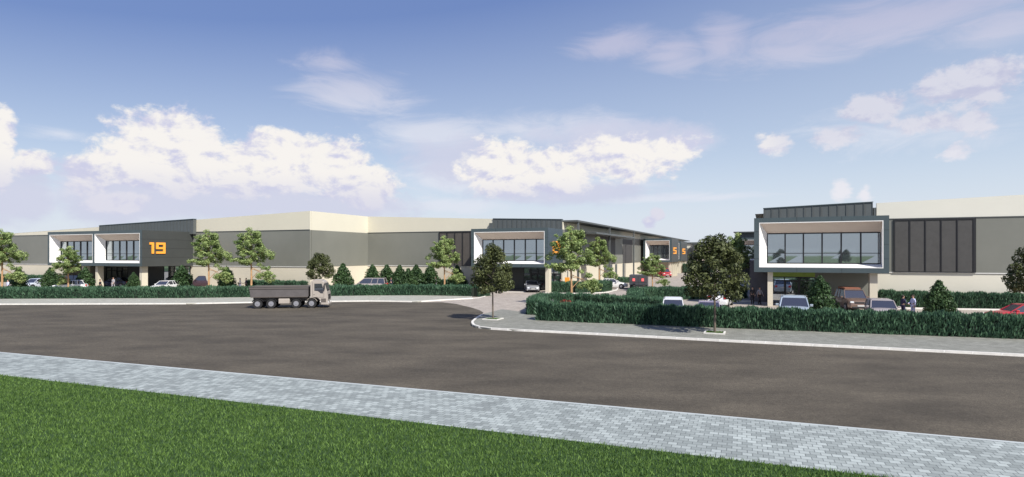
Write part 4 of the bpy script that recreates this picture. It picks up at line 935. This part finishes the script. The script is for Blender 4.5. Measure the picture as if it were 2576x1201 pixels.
def pose_meshes(pose):
    if pose in POSES: return POSES[pose]
    if pose == 'shake': armR = [(.17,0,1.44),(.23,.06,1.18),(.10,.34,1.06),(.06,.42,1.05)]; armL = [(-.17,0,1.44),(-.25,-.03,1.17),(-.24,.04,.93),(-.24,.06,.85)]; st = .06
    elif pose == 'walk': armR = [(.17,0,1.44),(.24,-.10,1.18),(.25,-.04,.94),(.25,.0,.86)]; armL = [(-.17,0,1.44),(-.24,.08,1.19),(-.22,.22,.99),(-.21,.28,.93)]; st = .24
    else: armR = [(.17,0,1.44),(.25,-.02,1.17),(.24,.05,.92),(.24,.07,.84)]; armL = [(-.17,0,1.44),(-.25,-.03,1.17),(-.21,.12,.96),(-.16,.20,.96)]; st = .04
    pts = [(0,0,.97),(0,0,1.15),(0,-.01,1.34),(0,0,1.46),(0,0,1.53),(0,.01,1.60),(0,.02,1.68),(0,.01,1.735)]; rads = [.135,.12,.15,.09,.055,.075,.088,.06]; ed = [(0,1),(1,2),(2,3),(3,4),(4,5),(5,6),(6,7)]
    def chain(start, ps, rs):
        prev = start
        for p, r in zip(ps, rs): pts.append(p); rads.append(r); ed.append((prev, len(pts)-1)); prev = len(pts)-1
        return prev
    for arm, s_ in ((armR, 1), (armL, -1)):
        h = chain(2, arm, [.058,.043,.030,.026])
        w = Vector(arm[3]); d = (Vector(arm[3])-Vector(arm[2])).normalized(); side = d.cross(Vector((1,0,0))).normalized()
        for k, ln in enumerate((.075,.085,.08,.065)):
            o_ = side*(k-1.5)*.02; a = w+d*.05+o_; b = a+d*ln*.6+Vector((-s_*.006,0,0)); c = b+d*ln*.4+Vector((-s_*.022,0,0)); chain(h, [tuple(a),tuple(b),tuple(c)], [.010,.009,.007])
        a = w+side*-.03+Vector((-s_*.012,0,0)); b = a+d*.04+side*-.016; chain(h, [tuple(a),tuple(b)], [.011,.008])
    legs = []
    for s_ in (-1, 1):
        y = st*s_; lg = [(s_*.095,0,.90),(s_*.10,y*.5+.02,.50),(s_*.10,y-(.03 if y < 0 else 0),.10),(s_*.105,y,.05),(s_*.11,y+.12,.035)]
        legs.append(lg); chain(0, lg, [.092,.062,.042,.04,.03])
    body = skin_mesh('person_body', pts, ed, rads, m_skin)
    # jacket
    P2 = [(0,0,.93),(0,0,1.15),(0,-.01,1.34),(0,0,1.47)]; R2 = [.155,.142,.168,.09]; E2 = [(0,1),(1,2),(2,3)]
    for arm in (armR, armL):
        prev = 2
        for p, r in zip(arm[:3], [.070,.056,.042]): P2.append(p); R2.append(r); E2.append((prev, len(P2)-1)); prev = len(P2)-1
    jac = skin_mesh('jacket', P2, E2, R2, m_skin)
    P3 = [(0,0,.96)]; R3 = [.145]; E3 = []
    for lg in legs:
        prev = 0
        for p, r in zip(lg[:3]+[(lg[2][0],lg[2][1],.07)], [.105,.076,.060,.060]): P3.append(p); R3.append(r); E3.append((prev, len(P3)-1)); prev = len(P3)-1
    tro = skin_mesh('trousers', P3, E3, R3, m_skin)
    b = MB(); 
    for lg in legs: x, y = lg[3][0], lg[3][1]; b.hexa([(x-.045,y-.08,0),(x+.045,y-.08,0),(x+.04,y+.19,0),(x-.04,y+.19,0),(x-.04,y-.07,.09),(x+.04,y-.07,.09),(x+.03,y+.15,.05),(x-.03,y+.15,.05)])
    sh = b.build('shoes', m_shoe); shoes = sh.data; bpy.data.objects.remove(sh)
    bm = bmesh.new(); bmesh.ops.create_uvsphere(bm, u_segments=12, v_segments=8, radius=.105)
    for v in bm.verts: v.co.z = v.co.z*1.05+1.70; v.co.y = v.co.y-.012; v.co.x *= .92
    bmesh.ops.delete(bm, geom=[v for v in bm.verts if v.co.z < 1.62 or (v.co.y > .05 and v.co.z < 1.74)], context='VERTS')
    hair = bpy.data.meshes.new('hair'); bm.to_mesh(hair); bm.free(); hair.materials.append(m_hair)
    b = MB()
    for s_ in (-1, 1): b.cyl((s_*.032,.098,1.675), (0,1,0), .010, .01, 8, 1); b.cyl((s_*.088,.01,1.655), (1,0,0), .022, .014, 8, 0)
    b.hexa([(-.012,.09,1.635),(.012,.09,1.635),(.012,.12,1.635),(-.012,.12,1.635),(-.006,.09,1.67),(.006,.09,1.67),(.006,.10,1.67),(-.006,.10,1.67)]); b.box(-.025,.025,.085,.097,1.606,1.614,2)
    fa = b.build('face', [m_skin, m_eye, mat('lips', (.35,.12,.10), .5)]); face = fa.data; bpy.data.objects.remove(fa)
    POSES[pose] = dict(body=body, jacket=jac, trousers=tro, shoes=shoes, hair=hair, face=face); return POSES[pose]
def person(x, y, facing, pose, top, leg, label, hgt=1.77, hair=None):
    r = empty('person', at(x, y, .008), math.radians(facing-90)); tag(r, label, 'person', 'people in the yards'); r.scale = (hgt/1.80,)*3
    ms = pose_meshes(pose)
    bd = link_mesh('body', ms['body'], r)
    for nm, m in (('jacket', top), ('trousers', leg), ('shoes', m_shoe), ('hair', hair or m_hair), ('face', None)):
        o = link_mesh(nm, ms[nm], r)
        if m is not None: o.material_slots[0].link = 'OBJECT'; o.material_slots[0].material = m
C_navy = mat('navy_cloth', (.022,.022,.06), .8); C_sky = mat('pale_blue_cloth', (.50,.52,.72), .8); C_blk = mat('black_cloth', (.02,.018,.02), .8); C_brn = mat('tan_cloth', (.38,.22,.16), .8)
C_gry = mat('grey_cloth', (.30,.29,.32), .8); C_wht = mat('white_cloth', (.65,.65,.68), .8)
person(2272, 798, 0, 'shake', C_navy, C_navy, 'person in a navy suit shaking hands, left of the pair at the right')
person(2297, 797, 180, 'shake', C_sky, C_sky, 'person in pale blue clothes shaking hands, right of the pair at the right')
person(1893, 766, 250, 'walk', C_blk, C_blk, 'person in dark clothes left of the right office column, nearer the tree')
person(1911, 766, 290, 'walk', C_gry, C_blk, 'person in dark grey clothes right beside the right office column')
person(2031, 752, 100, 'stand', C_brn, C_brn, 'person in tan brown clothes before the glass wall of the right office')
person(969, gy(698,1.77), 200, 'stand', C_sky, C_gry, 'person in pale clothes standing behind the silver people carrier')
person(984, gy(698,1.77), 180, 'walk', C_navy, C_navy, 'person in navy clothes right of the one in pale clothes by the people carrier')
person(1096, gy(697,1.77), 220, 'stand', C_gry, C_gry, 'lone person in grey clothes between the shrubs and the dark blue car')
person(604, gy(700,1.77), 20, 'shake', C_wht, C_sky, 'person in white clothes facing another person left of the truck')
person(619, gy(700,1.77), 200, 'shake', C_navy, C_blk, 'person in dark clothes facing the person in white left of the truck')
person(20, gy(704,1.77), 250, 'walk', C_sky, C_navy, 'person in blue clothes at the far left edge')
person(252, gy(703,1.77), 10, 'stand', C_blk, C_blk, 'person in black beside the cream column of office 19')
person(285, gy(698,1.77), 270, 'walk', C_gry, C_gry, 'person in grey walking before the entrance of office 19')
person(1411, 735, 240, 'stand', C_blk, C_blk, 'person in black at the side entrance of the middle office')
